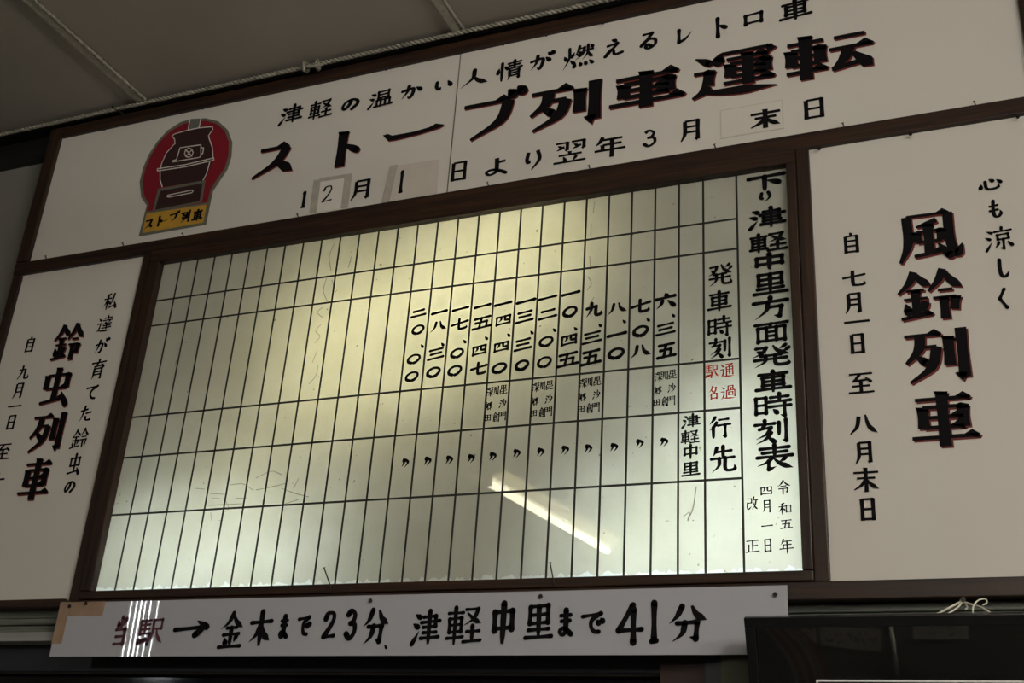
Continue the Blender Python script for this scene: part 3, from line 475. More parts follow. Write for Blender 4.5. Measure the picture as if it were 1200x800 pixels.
EMBLEM = {
 'outer': [(-0.1834, 3.2082), (-0.1797, 3.2937), (-0.1781, 3.316), (-0.207, 3.3501), (-0.2283, 3.4098), (-0.2269, 3.463), (-0.2164, 3.5082), (-0.1946, 3.5516), (-0.1609, 3.5894), (-0.1165, 3.6113), (-0.0755, 3.6152), (-0.0184, 3.6061), (0.0339, 3.5837), (0.0751, 3.545), (0.1032, 3.493), (0.1102, 3.4394), (0.1043, 3.3952), (0.0849, 3.3603), (0.0656, 3.3255), (0.0647, 3.2814), (0.0643, 3.2098)],
 'red': [(-0.1729, 3.2938), (-0.1696, 3.3178), (-0.1977, 3.3551), (-0.2173, 3.4079), (-0.2158, 3.4609), (-0.2053, 3.5061), (-0.1835, 3.5494), (-0.1487, 3.5821), (-0.1073, 3.6012), (-0.0732, 3.6044), (-0.0163, 3.5961), (0.0288, 3.5753), (0.0656, 3.5423), (0.0917, 3.494), (0.0985, 3.4416), (0.0934, 3.4004), (0.0736, 3.3674), (0.0554, 3.3304), (0.0534, 3.2883)],
 'plate': [(-0.172, 3.2178), (-0.1711, 3.2865), (0.0523, 3.281), (0.0533, 3.219)],
 'base_rim': [(-0.1498, 3.2919), (-0.1473, 3.3705), (0.0301, 3.3701), (0.033, 3.2918)],
 'base': [(-0.1407, 3.2943), (-0.1369, 3.3608), (0.0214, 3.3607), (0.0233, 3.2973)],
 'pipe': [(-0.079, 3.6152), (-0.036, 3.6084), (-0.0355, 3.5729), (-0.0787, 3.5748)],
 'rim': [(-0.1376, 3.5642), (-0.0804, 3.5731), (0.0169, 3.5669), (0.0204, 3.5561), (0.0077, 3.5285), (-0.1261, 3.528), (-0.1221, 3.5475)],
 'body': [(-0.1261, 3.528), (0.0077, 3.5285), (0.0288, 3.4944), (0.0427, 3.4456), (0.0385, 3.4203), (0.0301, 3.3862), (0.0234, 3.37), (-0.1328, 3.3731), (-0.1446, 3.3949), (-0.1555, 3.4365), (-0.1548, 3.4696), (-0.1445, 3.5012)],
}
EMBLEM_LINES = [[(-0.079, 3.6152), (-0.0776, 3.576)], [(-0.036, 3.6084), (-0.0358, 3.5743)], [(-0.1178, 3.5284), (-0.1235, 3.5478), (-0.1373, 3.5628), (-0.1268, 3.5688), (-0.0768, 3.5724), (-0.0355, 3.5729), (0.0156, 3.5665), (0.0193, 3.555), (0.0077, 3.5352), (0.012, 3.5243)], [(-0.1185, 3.5312), (-0.1445, 3.5012), (-0.154, 3.4661), (-0.1554, 3.4417)], [(0.012, 3.5243), (0.0316, 3.4872), (0.0427, 3.4456)], [(-0.1669, 3.4465), (-0.059, 3.4418), (0.0445, 3.4466), (0.0468, 3.4383), (-0.0572, 3.4335), (-0.165, 3.4382), (-0.1669, 3.4465)], [(-0.1533, 3.4327), (-0.1462, 3.4017), (-0.1317, 3.3742)], [(0.0329, 3.4377), (0.0301, 3.3959), (0.0218, 3.3716)], [(-0.0945, 3.5104), (-0.0147, 3.5055), (-0.0062, 3.4615), (-0.0138, 3.459), (-0.1113, 3.4615), (-0.1111, 3.4668), (-0.0988, 3.4671), (-0.0945, 3.5104)], [(-0.0127, 3.4958), (-0.0015, 3.491), (-0.0012, 3.4698), (-0.0082, 3.4711)], [(-0.0715, 3.4839), (-0.0711, 3.4978), (-0.0611, 3.5026), (-0.0474, 3.4959), (-0.0391, 3.4823), (-0.0407, 3.4707), (-0.0507, 3.4666), (-0.0643, 3.4725), (-0.0715, 3.4839)], [(-0.0697, 3.4975), (-0.0404, 3.4693)], [(-0.0457, 3.4942), (-0.0643, 3.4725)], [(-0.1045, 3.339), (-0.0993, 3.34), (-0.014, 3.3419), (-0.0083, 3.3371), (-0.0121, 3.3326), (-0.0961, 3.3317), (-0.1035, 3.3343), (-0.1045, 3.339)]]
EMBLEM_TEXT = [('ス', -0.1528, 3.2464, 0.0336, 0.0378), ('ト', -0.1131, 3.2508, 0.0207, 0.0334), ('ー', -0.0943, 3.2484, 0.0206, 0.0086), ('ブ', -0.0626, 3.2572, 0.0342, 0.0333), ('列', -0.0177, 3.2498, 0.0338, 0.0395), ('車', 0.0265, 3.247, 0.0369, 0.0404)]
FAINT = [[(0.521, 3.078), (0.5102, 3.0393), (0.5229, 2.9896)], [(0.5134, 2.9804), (0.5068, 2.9341), (0.5224, 2.901)], [(0.5119, 2.8817), (0.4979, 2.8681), (0.5165, 2.8504)], [(0.5142, 2.8304), (0.5011, 2.8117), (0.5169, 2.7948), (0.5039, 2.7762)], [(0.515, 2.755), (0.5047, 2.719)], [(1.2798, 3.0835), (1.2765, 3.0491)], [(1.273, 3.0199), (1.272, 2.9857)], [(1.2718, 2.9276), (1.2755, 2.8888)], [(1.2695, 2.8707), (1.2791, 2.8505), (1.2687, 2.8331)], [(0.1948, 2.3914), (0.2283, 2.3871)], [(0.2471, 2.3745), (0.2908, 2.3697)], [(0.3073, 2.3941), (0.347, 2.3941), (0.3791, 2.3762)], [(0.3838, 2.4079), (0.4278, 2.4235), (0.4606, 2.4123)], [(0.2483, 2.3422), (0.2963, 2.342), (0.3543, 2.3412)], [(0.2554, 2.3602), (0.2824, 2.3587)], [(0.4668, 2.3757), (0.5099, 2.3598), (0.5517, 2.3486)], [(0.2601, 2.3233), (0.2675, 2.3003)], [(0.4838, 2.3345), (0.5226, 2.3435)], [(0.2989, 2.3555), (0.3145, 2.3297), (0.3003, 2.3213)], [(0.3305, 2.3561), (0.3671, 2.3564)], [(0.3896, 2.3756), (0.4402, 2.3818), (0.4799, 2.3885)], [(0.5135, 2.4), (0.5026, 2.3736)], [(0.5818, 3.0288), (0.5761, 2.9927)], [(1.287, 2.8121), (1.2748, 2.7858), (1.2824, 2.7574)], [(0.5295, 2.9624), (0.5415, 2.9347)], [(0.5245, 2.7096), (0.5211, 2.6806), (0.5037, 2.658)], [(1.5392, 2.3178), (1.5315, 2.2683), (1.5202, 2.246)], [(1.5088, 2.2504), (1.5239, 2.261), (1.5202, 2.2422)]]

# ================================================================== setting
def struct(o): o['kind'] = 'structure'; return o
CEIL = 3.712; X0, X1, Y0 = -4.2, 6.0, -8.0
struct(box('floor', X0, X1, Y0, .3, -.1, 0, 'floor'))
ceil = struct(box('ceiling', X0, X1, Y0, .3, CEIL+.008, CEIL+.1, 'beam'))
bx = [-4.2, -3.625, -2.5, -1.375, -.25, .875, 2.0, 3.125, 4.25, 5.375, 6.0]
for a, b in zip(bx[:-1], bx[1:]):
    box('ceiling_panel', a+.002, b-.002, Y0, .058, CEIL, CEIL+.0079, 'ceiling', ceil)
proto = None
for x in bx[1:-1]:
    if proto is None:
        V, F = box_vf(-.034, -.008, -7.95, -.012, -.009, 0)
        V2, F2 = twisted_vf((-.003, -.012, -.006), (-.003, -4.0, -.006), .0028, .0036, .030)
        me_b = obj('ceiling_batten', V, F, 'batten', ceil); me_c = obj('batten_cord', V2, F2, 'cord', me_b, smooth=True)
        proto = me_b; cordp = me_c
        me_b.location = (x, 0, CEIL)
        for o in (me_b,): o.location = Vector((x, 0, CEIL))
    else:
        o = proto.copy(); COL.objects.link(o); o.location = (x, 0, CEIL)
        c = cordp.copy(); COL.objects.link(c); c.parent = o
# the ceiling mesh is centred on its box: shift its children back
for ch in ceil.children: ch.location = Vector(ch.location) + (Vector((0,0,0)) if ch.name.startswith('ceiling_panel') else Vector((0,0,0))) - (Vector(ceil.location) if ch.name.startswith('ceiling_batten') else Vector((0,0,0)))
struct(box('wall_left', X0-.1, X0, Y0, .3, 0, CEIL, 'roomwall'))
struct(box('wall_right', X1, X1+.1, Y0, .3, 0, CEIL, 'roomwall'))
# wall behind the signs, with the opening of the lit timetable
V = []; F = []
PX0, PX1, PZ0, PZ1 = -.063, 1.762, 2.123, 3.094
WX0, WX1, WZ0, WZ1 = -1.6, 1.455, .9, 1.93
for (a, b, c, d) in [(X0, PX0-.02, 2.0, CEIL+.008), (PX1+.02, X1, 2.0, CEIL+.008), (PX0-.02, PX1+.02, PZ1+.02, CEIL+.008), (PX0-.02, PX1+.02, 2.0, PZ0-.02),
                     (X0, WX0, 0, 2.0), (WX1, X1, 0, 2.0), (WX0, WX1, 0, WZ0), (WX0, WX1, WZ1, 2.0)]:
    v, f = box_vf(a, b, .06, .16, c, d); k = len(V); V += v; F += [tuple(i+k for i in q) for q in f]
wb = struct(obj('wall_back', V, F, 'wall'))
# siding under the signs
for z0, z1, y in [(2.045, 2.062, .018), (2.064, 2.086, .026), (1.999, 2.041, .012)]:
    box('siding_board', X0, X1, y, .0605, z0, z1, 'siding', wb, bevel=.003)
box('siding_board', X0, X1, .05, .0605, 1.93, 1.998, 'darkframe', wb)
struct(box('trim_1', X0, -.654, .025, .062, 3.612, 3.690, 'beam'))
struct(box('gap_strip', X0, X1, -.011, .0595, 3.6945, 3.7119, 'beam'))  # near-black strip filling the dark gap between rope and top rail
struct(box('trim_2', X0, -.136, -.002, .062, 1.998, 2.022, 'ledge', bevel=.002))
win = struct(box('window_1', WX0, WX1, .10, .106, WZ0, WZ1, 'darkglass'))
for a, b in [(WX0, WX0+.05), (-.35, -.31), (.62, .66), (WX1-.05, WX1)]:
    box('window_frame', a, b, .07, .13, WZ0, WZ1, 'darkframe', win)
for z0, z1 in [(WZ1-.03, WZ1), (WZ0, WZ0+.05)]:
    box('window_frame', WX0, WX1, .062, .12, z0, z1, 'darkframe', win)
for ch in win.children: ch.location = Vector(ch.location) - Vector(win.location) + Vector(win.location)*0 
struct(box('trim_3', 1.457, 1.552, .02, .0598, 0, 1.998, 'redboard'))
struct(box('trim_4', 1.554, 1.588, .01, .0598, 0, 1.998, 'darkframe'))
struct(box('trim_5', 1.590, 1.68, -.005, .0598, 0, 1.998, 'greenpost'))

# ================================================================== light box behind the timetable
lb = thing('light_box', 'lit white box glowing behind the milky timetable panel', 'light box', (.85, .16, 2.1))
BD = .42
MAT['boxwhite'] = simple('dusty_box_lining', (.07, .068, .06), .8, noise=.2, scale=3)
box('back_panel', PX0-.02, PX1+.02, .162+BD, .17+BD, PZ0-.02, PZ1+.02, 'boxwhite', lb)
box('side_panel', PX0-.03, PX0-.02, .1615, .17+BD, PZ0-.02, PZ1+.02, 'boxwhite', lb)
box('side_panel', PX1+.02, PX1+.03, .1615, .17+BD, PZ0-.02, PZ1+.02, 'boxwhite', lb)
box('top_panel', PX0-.03, PX1+.03, .1615, .17+BD, PZ1+.02, PZ1+.03, 'boxwhite', lb)
box('bottom_panel', PX0-.03, PX1+.03, .1615, .17+BD, PZ0-.03, PZ0-.02, 'boxwhite', lb)
def area(name, loc, rot, sx, sy, power, col, parent=None):
    L = bpy.data.lights.new(name, 'AREA'); L.shape = 'RECTANGLE'; L.size = sx; L.size_y = sy; L.energy = power; L.color = col
    o = bpy.data.objects.new(name, L); COL.objects.link(o); o.location = loc; o.rotation_euler = rot
    return o
def bulb(name, loc, power, col, r=.03):
    L = bpy.data.lights.new(name, 'POINT'); L.energy = power; L.color = col; L.shadow_soft_size = r
    o = bpy.data.objects.new(name, L); COL.objects.link(o); o.location = loc
    return o
YEL = (1.0, .97, .68); WHT = (.76, .90, 1.0)
bl = [((.53, .11, 2.80), 10.0, YEL), ((.62, .11, 2.88), 12.0, YEL), ((.75, .12, 2.90), 9.0, YEL), ((.88, .12, 2.93), 9.0, YEL), ((1.0, .11, 2.96), 11.0, YEL), ((1.09, .12, 2.97), 10.0, YEL),
      ((.58, .17, 2.68), 7.0, YEL), ((.80, .20, 2.72), 6.0, YEL), ((1.02, .18, 2.82), 7.0, YEL), ((.35, .26, 2.42), 4.0, YEL),
      ((.05, .13, 2.22), 9.0, WHT), ((.18, .12, 2.20), 13.0, WHT), ((.31, .11, 2.20), 18.0, WHT), ((.43, .10, 2.20), 18.0, WHT), ((.55, .12, 2.19), 8.0, WHT),
      ((1.34, .11, 2.17), 9.0, WHT), ((1.45, .11, 2.18), 20.0, WHT), ((1.58, .12, 2.20), 22.0, WHT), ((1.70, .12, 2.22), 24.0, WHT), ((1.66, .18, 2.42), 15.0, WHT)]
def glow(loc, power, col):     # short lamp of the light box, facing the sheet
    L = bpy.data.lights.new('backlight_lamp', 'AREA'); L.shape = 'DISK'; L.size = .07; L.energy = power; L.color = col
    o = bpy.data.objects.new('backlight_lamp', L); COL.objects.link(o); o.location = loc; o.rotation_euler = (-math.pi/2, 0, 0)
for loc, e, c in bl: glow(loc, e*BACK*(.80 if c is YEL else .62), c)

# ================================================================== timetable panel
tt = thing('timetable_panel', 'backlit milky timetable panel ruled in narrow columns, black brush lettering, in dark wooden frame', 'timetable', (PX0, 0, PZ0))
pan = box('acrylic_sheet', PX0-.012, PX1+.012, 0.0004, .0044, PZ0-.012, PZ1+.012, 'panel', tt)
# shader works from the sheet's lower left corner
for v in pan.data.vertices: v.co.z += (PZ1-PZ0)/2+.0; v.co.x += (PX1-PX0)/2
pan.location.z -= (PZ1-PZ0)/2; pan.location.x -= (PX1-PX0)/2
GXS = [0.0 - .0015 + .06*i for i in range(27)] + [1.64]
rows = [2.975, 2.894, 2.612, 2.493, 2.331]
def strip(name, x0, x1, z0, z1, mat, parent, y=-.0003, t=.0006):
    return box(name, x0, x1, y, y+t, z0, z1, mat, parent)
for x in GXS: strip('grid_line', x-.0025, x+.0025, PZ0, PZ1, 'line', tt)
for z in rows: strip('grid_line', PX0, 1.641, z-.0026, z+.0026, 'line', tt, y=-.0004)
V = []; F = []
for l in FAINT:
    C = catmull([Vector((x-PX0, z-PZ0)) for x, z in l]); ribbon(C, [.0022]*len(C), V, F, -.00015)
obj('pencil_scribble', V, F, 'faint', tt, 'faint grey scribbles on the panel', kind='stuff')

# ================================================================== boards
header = thing('header_signboard', 'long white header board with round stove emblem and large black lettering', 'signboard', (.85, 0, 3.176))
box('sign_panel', -.612, .8555, .0, .012, 3.166, 3.654, 'board', header)
box('sign_panel', .8575, 2.317, -.0006, .012, 3.166, 3.654, 'board', header)
box('joint_strip', .8550, .8585, -.0010, .0, 3.170, 3.650, 'emb_grey', header, 'thin dark seam between the two header panels')
right = thing('right_signboard', 'white board on the right with vertical lettering, right of the timetable', 'signboard', (2.06, 0, 2.107))
box('sign_panel', 1.805, 2.317, .0, .012, 2.097, 3.144, 'board', right)
left = thing('left_signboard', 'white board on the left with vertical lettering, left of the timetable', 'signboard', (-.37, 0, 2.107))
box('sign_panel', -.622, -.130, .0, .012, 2.097, 3.144, 'board', left)
banner = thing('paper_banner', 'long laminated white paper strip below the timetable, taped at its left end', 'banner', (.8, -.032, 1.953))
box('laminated_sheet', -.140, 1.733, -.0338, -.0322, 1.953, 2.090, 'banner', banner)
box('packing_tape', -.141, -.108, -.0345, -.0339, 1.985, 2.092, 'tape', banner, 'brown packing tape, upright piece')
box('packing_tape', -.107, .006, -.0347, -.0341, 2.055, 2.091, 'tape', banner, 'brown packing tape, level piece')
def quad_plate(name, P, y, t, mat, parent, label=None):
    o = parent.location; V = [(x-o.x, y-o.y, z-o.z) for x, z in P]+[(x-o.x, y+t-o.y, z-o.z) for x, z in P]
    n = len(P); F = [tuple(range(n)), tuple(range(n, 2*n))[::-1]]+[(i, i+n, (i+1) % n+n, (i+1) % n) for i in range(n)]
    return obj(name, V, F, mat, parent, label)
p2 = quad_plate('paper_patch', [(.432, 3.292), (.530, 3.289), (.540, 3.186), (.436, 3.190)], -.0014, .0010, 'paper', header, 'white paper patch bearing a handwritten 2')
for x in (.421, .524): quad_plate('clear_tape', [(x, 3.300), (x+.024, 3.298), (x+.026, 3.186), (x+.002, 3.188)], -.0018, .0003, 'film', header, 'greyish yellowed clear tape')
quad_plate('clear_tape', [(.44, 3.303), (.545, 3.300), (.545, 3.288), (.44, 3.290)], -.0020, .0002, 'film', header, 'greyish yellowed clear tape')
p1 = quad_plate('paper_patch', [(.682, 3.300), (.823, 3.296), (.826, 3.183), (.668, 3.186)], -.0014, .0010, 'paper_old', header, 'laminated patch with a single numeral stroke')
quad_plate('clear_tape', [(.668, 3.302), (.694, 3.302), (.680, 3.176), (.655, 3.178)], -.0018, .0003, 'film', header, 'greyish yellowed clear tape')
p3 = quad_plate('paper_patch', [(1.603, 3.292), (1.758, 3.292), (1.758, 3.207), (1.603, 3.207)], -.0020, .0010, 'paper_old', header, 'pale patch with one character at its right')
quad_plate('patch_border', [(1.606, 3.289), (1.755, 3.289), (1.755, 3.210), (1.606, 3.210)], -.0022, .0001, 'board', header)
BOARD = {'header': (header, 0), 'right': (right, 0), 'left': (left, 0), 'panel': (tt, 0), 'banner': (banner, -.0338), 'patch_two': (header, -.0014), 'patch_one': (header, -.0014), 'patch_end': (header, -.0024)}
for b, lab, mat, style, W, items in TEXTS:
    par, y0 = BOARD[b]
    y = y0 - .0012
    if b == 'panel': y = y0 - .0009
    if b.startswith('patch'): y = y0 - .0006
    lettering(items, W, style, mat, par, y, lab or None, (.0032, .0042) if style == 'bold' else None)
# emblem
def flat(name, pts, mat, parent, y, o, label=None):
    V = [(x-o.x, y-o.y, z-o.z) for x, z in pts]
    return obj(name, V, [tuple(range(len(V)))], mat, parent, label)
HO = header.location
em = quad_plate('emblem', EMBLEM['outer'], -.0016, .0010, 'emb_grey', header, 'round crimson emblem of a pot-bellied stove over a yellow name plate')
flat('crimson_disc', EMBLEM['red'], 'emb_red', em, -.0018, HO)
flat('name_plate', EMBLEM['plate'], 'emb_yellow', em, -.0019, HO, 'yellow plate')
flat('stove_pipe', EMBLEM['pipe'], 'emb_pipe', em, -.0020, HO)
flat('stove_foot', EMBLEM['base_rim'], 'emb_grey', em, -.0021, HO)
flat('stove_foot', EMBLEM['base'], 'emb_brown', em, -.0022, HO)
flat('stove_rim', EMBLEM['rim'], 'emb_brown', em, -.0023, HO)
flat('stove_body', EMBLEM['body'], 'emb_brown', em, -.0023, HO)
V = []; F = []
for l in EMBLEM_LINES:
    P = [Vector((x-HO.x, z-HO.z)) for x, z in l]
    for a, b in zip(P[:-1], P[1:]):
        ribbon([a, b], [.0034, .0034], V, F, -.0026); disc(b, .0017, V, F, -.0026, 6)
    disc(P[0], .0017, V, F, -.0026, 6)
obj('white_outline', V, F, 'emb_white', em)
V = []; F = []
for ch, x, z, w, h in EMBLEM_TEXT: glyph(ch, x-HO.x, z-HO.z, w, h, 20, 'brush', V, F, -.0024, .045)
obj('lettering', V, F, 'ink', em)

# ================================================================== wooden frame
fr = thing('sign_frame', 'dark brown stained wooden frame dividing the white boards and the timetable', 'frame', (.85, 0, 2.06))
def rail(x0, x1, z0, z1, yf, horiz=True, name='frame_rail', yb=.0600):
    return box(name, x0, x1, yf, yb, z0, z1, 'wood_x' if horiz else 'wood_z', fr, bevel=.0025)
rail(-.650, -.604, 3.179, 3.683, -.014, False)
rail(-.648, -.617, 2.085, 3.133, -.012, False)
rail(2.307, 2.352, 2.06, 3.683, -.014, False)
rail(-.604, 2.307, 3.645, 3.683, -.013)
rail(-.650, 2.307, 3.134, 3.177, -.013)
rail(-.650, -.151, 2.085, 2.107, -.011)
rail(-.136, -.100, 2.094, 3.134, -.014, False)
rail(-.100, -.063, 2.123, 3.094, -.022, False)
rail(1.784, 1.815, 2.100, 3.134, -.014, False)
rail(1.762, 1.784, 2.123, 3.094, -.022, False)
rail(-.100, 1.784, 3.094, 3.134, -.022)
rail(-.100, 1.784, 2.101, 2.123, -.020)
rail(-.150, 2.307, 2.063, 2.1005, -.016)
def nail(p0, p1, r=.0016, label=None, parent=None):
    V = []; F = []; par = parent or fr; o = Vector(par.location)
    a = Vector(p0)-o; b = Vector(p1)-o; d = (b-a).normalized()
    tube_vf([a, b], r, 6, V, F); tube_vf([b, b+d*.0015], r*2.2, 8, V, F)
    return obj('nail', V, F, 'metal', par, label)
for x, z in [(-.529, 3.176), (-.227, 3.176), (-.005, 3.176), (.393, 3.176), (.983, 3.176), (1.267, 3.176), (1.593, 3.176), (1.9, 3.176), (2.19, 3.176)]:
    nail((x, -.006, z), (x-.003, -.012, z+.010))
for x in (-.419, -.03, .62, .992, 1.121, 1.287): nail((x, -.006, 3.647), (x+.002, -.012, 3.637))
for x in (1.838, 2.043, 2.27): nail((x, -.006, 3.136), (x+.002, -.013, 3.126), .002)
nail((.665, -.021, 2.108), (.648, -.040, 2.156), .0016, 'long bent nail standing up at the panel bottom')
nail((1.229, -.021, 2.100), (1.222, -.040, 2.150), .0016, 'long bent nail standing up at the panel bottom')
nail((-.330, -.013, 3.668), (-.375, -.040, 3.728-.03), .002, 'long nail at the top edge')
for x, z in [(-.106, 2.080), (-.054, 2.086), (.782, 2.077), (1.203, 2.078), (1.709, 2.071)]:
    V = []; F = []; o = Vector(banner.location)
    tube_vf([Vector((x, -.033, z))-o, Vector((x, -.0375, z))-o], .0035, 8, V, F); tube_vf([Vector((x, -.0375, z))-o, Vector((x, -.0385, z))-o], .005, 8, V, F)
    obj('pin', V, F, 'metal', banner)

# ================================================================== rope along the ceiling edge
rp = thing('twisted_rope', 'dusty twisted rope strung along the ceiling edge above the signs, knotted once', 'rope', (-1.6, -.03, 3.68))
ro = Vector(rp.location)
A = Vector((-4.1, -.030, 3.6925)); Bp = Vector((5.9, -.030, 3.706))
V, F = twisted_vf(Vector((-1.9, -.030, 3.692))-ro, Vector((2.9, -.030, 3.701))-ro, .0030, .0044, .030)
obj('cord', V, F, 'cord', rp, smooth=True)
for kx in (.352, .392):
    pts = [Vector((kx+.002*math.sin(3*t), -.030+.012*math.cos(t), 3.693+.014*math.sin(t)))-ro for t in [i*2*math.pi/12 for i in range(13)]]
    V, F = tube_vf(pts, .0055, 6); obj('knot', V, F, 'cord', rp, smooth=True)
pts = [Vector(p)-ro for p in [(.352, -.045, 3.690), (.375, -.050, 3.676), (.41, -.05, 3.672), (.425, -.05, 3.674)]]
V, F = tube_vf(pts, [.005, .0045, .004, .003], 6); obj('rope_end', V, F, 'cord', rp, smooth=True)
pts = [Vector(p)-ro for p in [(.352, -.045, 3.702), (.356, -.05, 3.685), (.360, -.05, 3.664)]]
V, F = tube_vf(pts, [.005, .0045, .004], 6); obj('rope_end', V, F, 'cord', rp, smooth=True)

# ================================================================== framed poster leaning forward
TOP = (1.665, -.13, 2.008)
pf = thing('framed_poster', 'black framed glazed poster hung on white string, leaning forward below the right board', 'picture', TOP)
pf.rotation_euler = (math.atan(.3686), 0, 0)
# local axes: x along the wall, z up the frame (negative goes down), y depth
PW, PH = 1.0, .52
for a, b, c, d in [(0, PW, -.020, 0), (0, PW, -PH, -PH+.020), (0, .020, -PH+.020, -.020), (PW-.020, PW, -PH+.020, -.020)]:
    v, f = box_vf(a, b, -.008, .014, c, d); o = obj('frame_bar', v, f, 'black_frame', pf)
    md = o.modifiers.new('bevel', 'BEVEL'); md.width = .0015; md.segments = 2
v, f = box_vf(.018, PW-.018, .004, .008, -PH+.018, -.018); obj('poster_sheet', v, f, simple('dark_poster_print', (.14, .14, .15), .5), pf)
def glass_mat():
    m, n, l, b = new_mat('picture_glass'); b.inputs['Transmission Weight'].default_value = 0
    n.clear(); o = n.new('ShaderNodeOutputMaterial'); t = n.new('ShaderNodeBsdfTransparent'); g = n.new('ShaderNodeBsdfGlossy'); g.inputs['Roughness'].default_value = .015
    fz = n.new('ShaderNodeFresnel'); fz.inputs[0].default_value = 2.3; mx = n.new('ShaderNodeMixShader')
    l.new(fz.outputs[0], mx.inputs[0]); l.new(t.outputs[0], mx.inputs[1]); l.new(g.outputs[0], mx.inputs[2]); l.new(mx.outputs[0], o.inputs[0])
    return m
MAT['glass'] = glass_mat()
obj('glass_pane', [(.020, 0, -PH+.020), (PW-.020, 0, -PH+.020), (PW-.020, 0, -.020), (.020, 0, -.020)], [(0, 1, 2, 3)], 'glass', pf)
V = []; F = []
LX, LZ = .125, -.118
for a, b, c, d in [(LX, PW-.10, LZ-.0036, LZ), (LX, LX+.0035, -PH+.06, LZ-.0028), (PW-.1035, PW-.10, -PH+.06, LZ-.0028), (LX, PW-.10, -PH+.06, -PH+.0628)]:
    v, f = box_vf(a, b, -.0012, -.0002, c, d); k = len(V); V += v; F += [tuple(i+k for i in q) for q in f]
obj('white_border', V, F, simple('white_line', (.92, .92, .92), .4), pf, 'thin white rectangle inside the poster')
# string and its nail
st = thing('hanging_string', 'white string tied over a nail above the framed poster', 'string', (2.055, .0, 2.03))
so = Vector(st.location)
def sting(pts, r, nm='strand'): 
    V, F = tube_vf(catmull3([Vector(p)-so for p in pts]), r, 6); obj(nm, V, F, 'string', st, smooth=True)
def catmull3(P, sub=5):
    if len(P) < 3: return P
    Q = [P[0]*2-P[1]]+P+[P[-1]*2-P[-2]]; out = []
    for i in range(1, len(Q)-2):
        for k in range(sub):
            t = k/sub; a, b, c, d = Q[i-1], Q[i], Q[i+1], Q[i+2]
            out.append(.5*((2*b)+(c-a)*t+(2*a-5*b+4*c-d)*t*t+(3*b-a-3*c+d)*t**3))
    out.append(P[-1]); return out
sting([(2.058, -.024, 2.053), (2.044, -.04, 2.042), (2.028, -.075, 2.026), (2.012, -.118, 2.008)], .0022)
sting([(2.060, -.022, 2.053), (2.052, -.045, 2.038), (2.040, -.08, 2.022), (2.028, -.118, 2.007)], .0018)
sting([(2.058, -.024, 2.053), (2.075, -.045, 2.043), (2.095, -.08, 2.028), (2.112, -.118, 2.008)], .0020)
sting([(2.078, -.118, 2.010), (2.080, -.09, 2.030), (2.090, -.07, 2.045), (2.102, -.07, 2.046), (2.103, -.075, 2.038), (2.096, -.08, 2.034)], .0016, 'loose_end')
sting([(2.056, -.024, 2.055), (2.063, -.028, 2.050), (2.068, -.035, 2.040), (2.064, -.04, 2.034)], .0018, 'knot')
V, F = tube_vf([Vector((2.060, -.010, 2.052))-so, Vector((2.062, -.032, 2.055))-so], .002, 6); tube_vf([Vector((2.062, -.032, 2.055))-so, Vector((2.062, -.034, 2.055))-so], .005, 8, V, F)
obj('nail', V, F, 'metal', st)

# ================================================================== the waiting room behind the viewer (seen as reflections)
MAT['tube'] = emit('lit_fluorescent_tube', (1.0, .93, .66), 14.0*TUBE/5.5)
MAT['glow_wing'] = emit('glowing_lamp_reflector', (1.0, .88, .50), 4.5)  # glow put into the reflector wings in place of tube light on them
wf = struct(box('wall_front', X0, X1, Y0-.1, Y0, 0, CEIL, 'roomwall'))
def fixture(a, b, label):
    a = Vector(a); b = Vector(b); c = (a+b)/2; d = (b-a); L = d.length; ang = math.atan2(d.y, d.x)
    t = thing('fluorescent_lamp', label, 'lamp', c); t.rotation_euler = (0, 0, ang)
    P = [(-.13, .062), (-.022, .030), (.022, .030), (.13, .062)]
    for s2 in (-1, 1):
        obj('glow_wing', [(-L/2+.02, s2*.030, .027), (L/2-.02, s2*.030, .027), (L/2-.02, s2*.105, .047), (-L/2+.02, s2*.105, .047)], [(0, 1, 2, 3)], 'glow_wing', t)
    V = [(s*L/2, y, z) for s in (-1, 1) for y, z in P]
    obj('housing', V, [(0, 1, 2, 3), (7, 6, 5, 4), (0, 4, 5, 1), (1, 5, 6, 2), (2, 6, 7, 3), (3, 7, 4, 0)], 'white_metal', t)
    V, F = tube_vf([(-L/2+.02, 0, 0), (L/2-.02, 0, 0)], .021, 12); obj('tube', V, F, 'tube', t, smooth=True)
    for s in (-1, 1):
        v, f = box_vf(s*(L/2)-.02, s*(L/2)+.02, -.02, .02, -.02, .035); obj('socket', v, f, 'white_metal', t)
    v, f = box_vf(-.01, .01, -.01, .01, .10, CEIL-c.z); obj('hanger', v, f, 'white_metal', t)
    return t
fixture((-.27, -2.86, 3.33), (-.09, -4.35, 3.33), 'hanging fluorescent lamp whose streak is mirrored in the lower middle of the panel')
MAT['tube2'] = emit('added_fill_tube', (1.0, .95, .86), FILL_LAMP)  # for the added fixtures, put in to brighten the boards
FILL_LAMPS = [((3.3, -2.0, 3.15), (3.3, -3.3, 3.15), 'added fill lamp right of the viewer, nearest the sign wall'),
         ((4.9, -2.4, 3.15), (4.9, -3.7, 3.15), 'added fill lamp close to the right wall of the room'),
         ((2.4, -6.6, 3.30), (3.8, -6.6, 3.30), 'added fill lamp across the back of the waiting room')]
for a, b, lab in FILL_LAMPS:
    t = fixture(a, b, lab); t['group'] = 'added fill lamps'
    for c in t.children:
        if c.name.startswith('tube'): c.data.materials[0] = MAT['tube2']

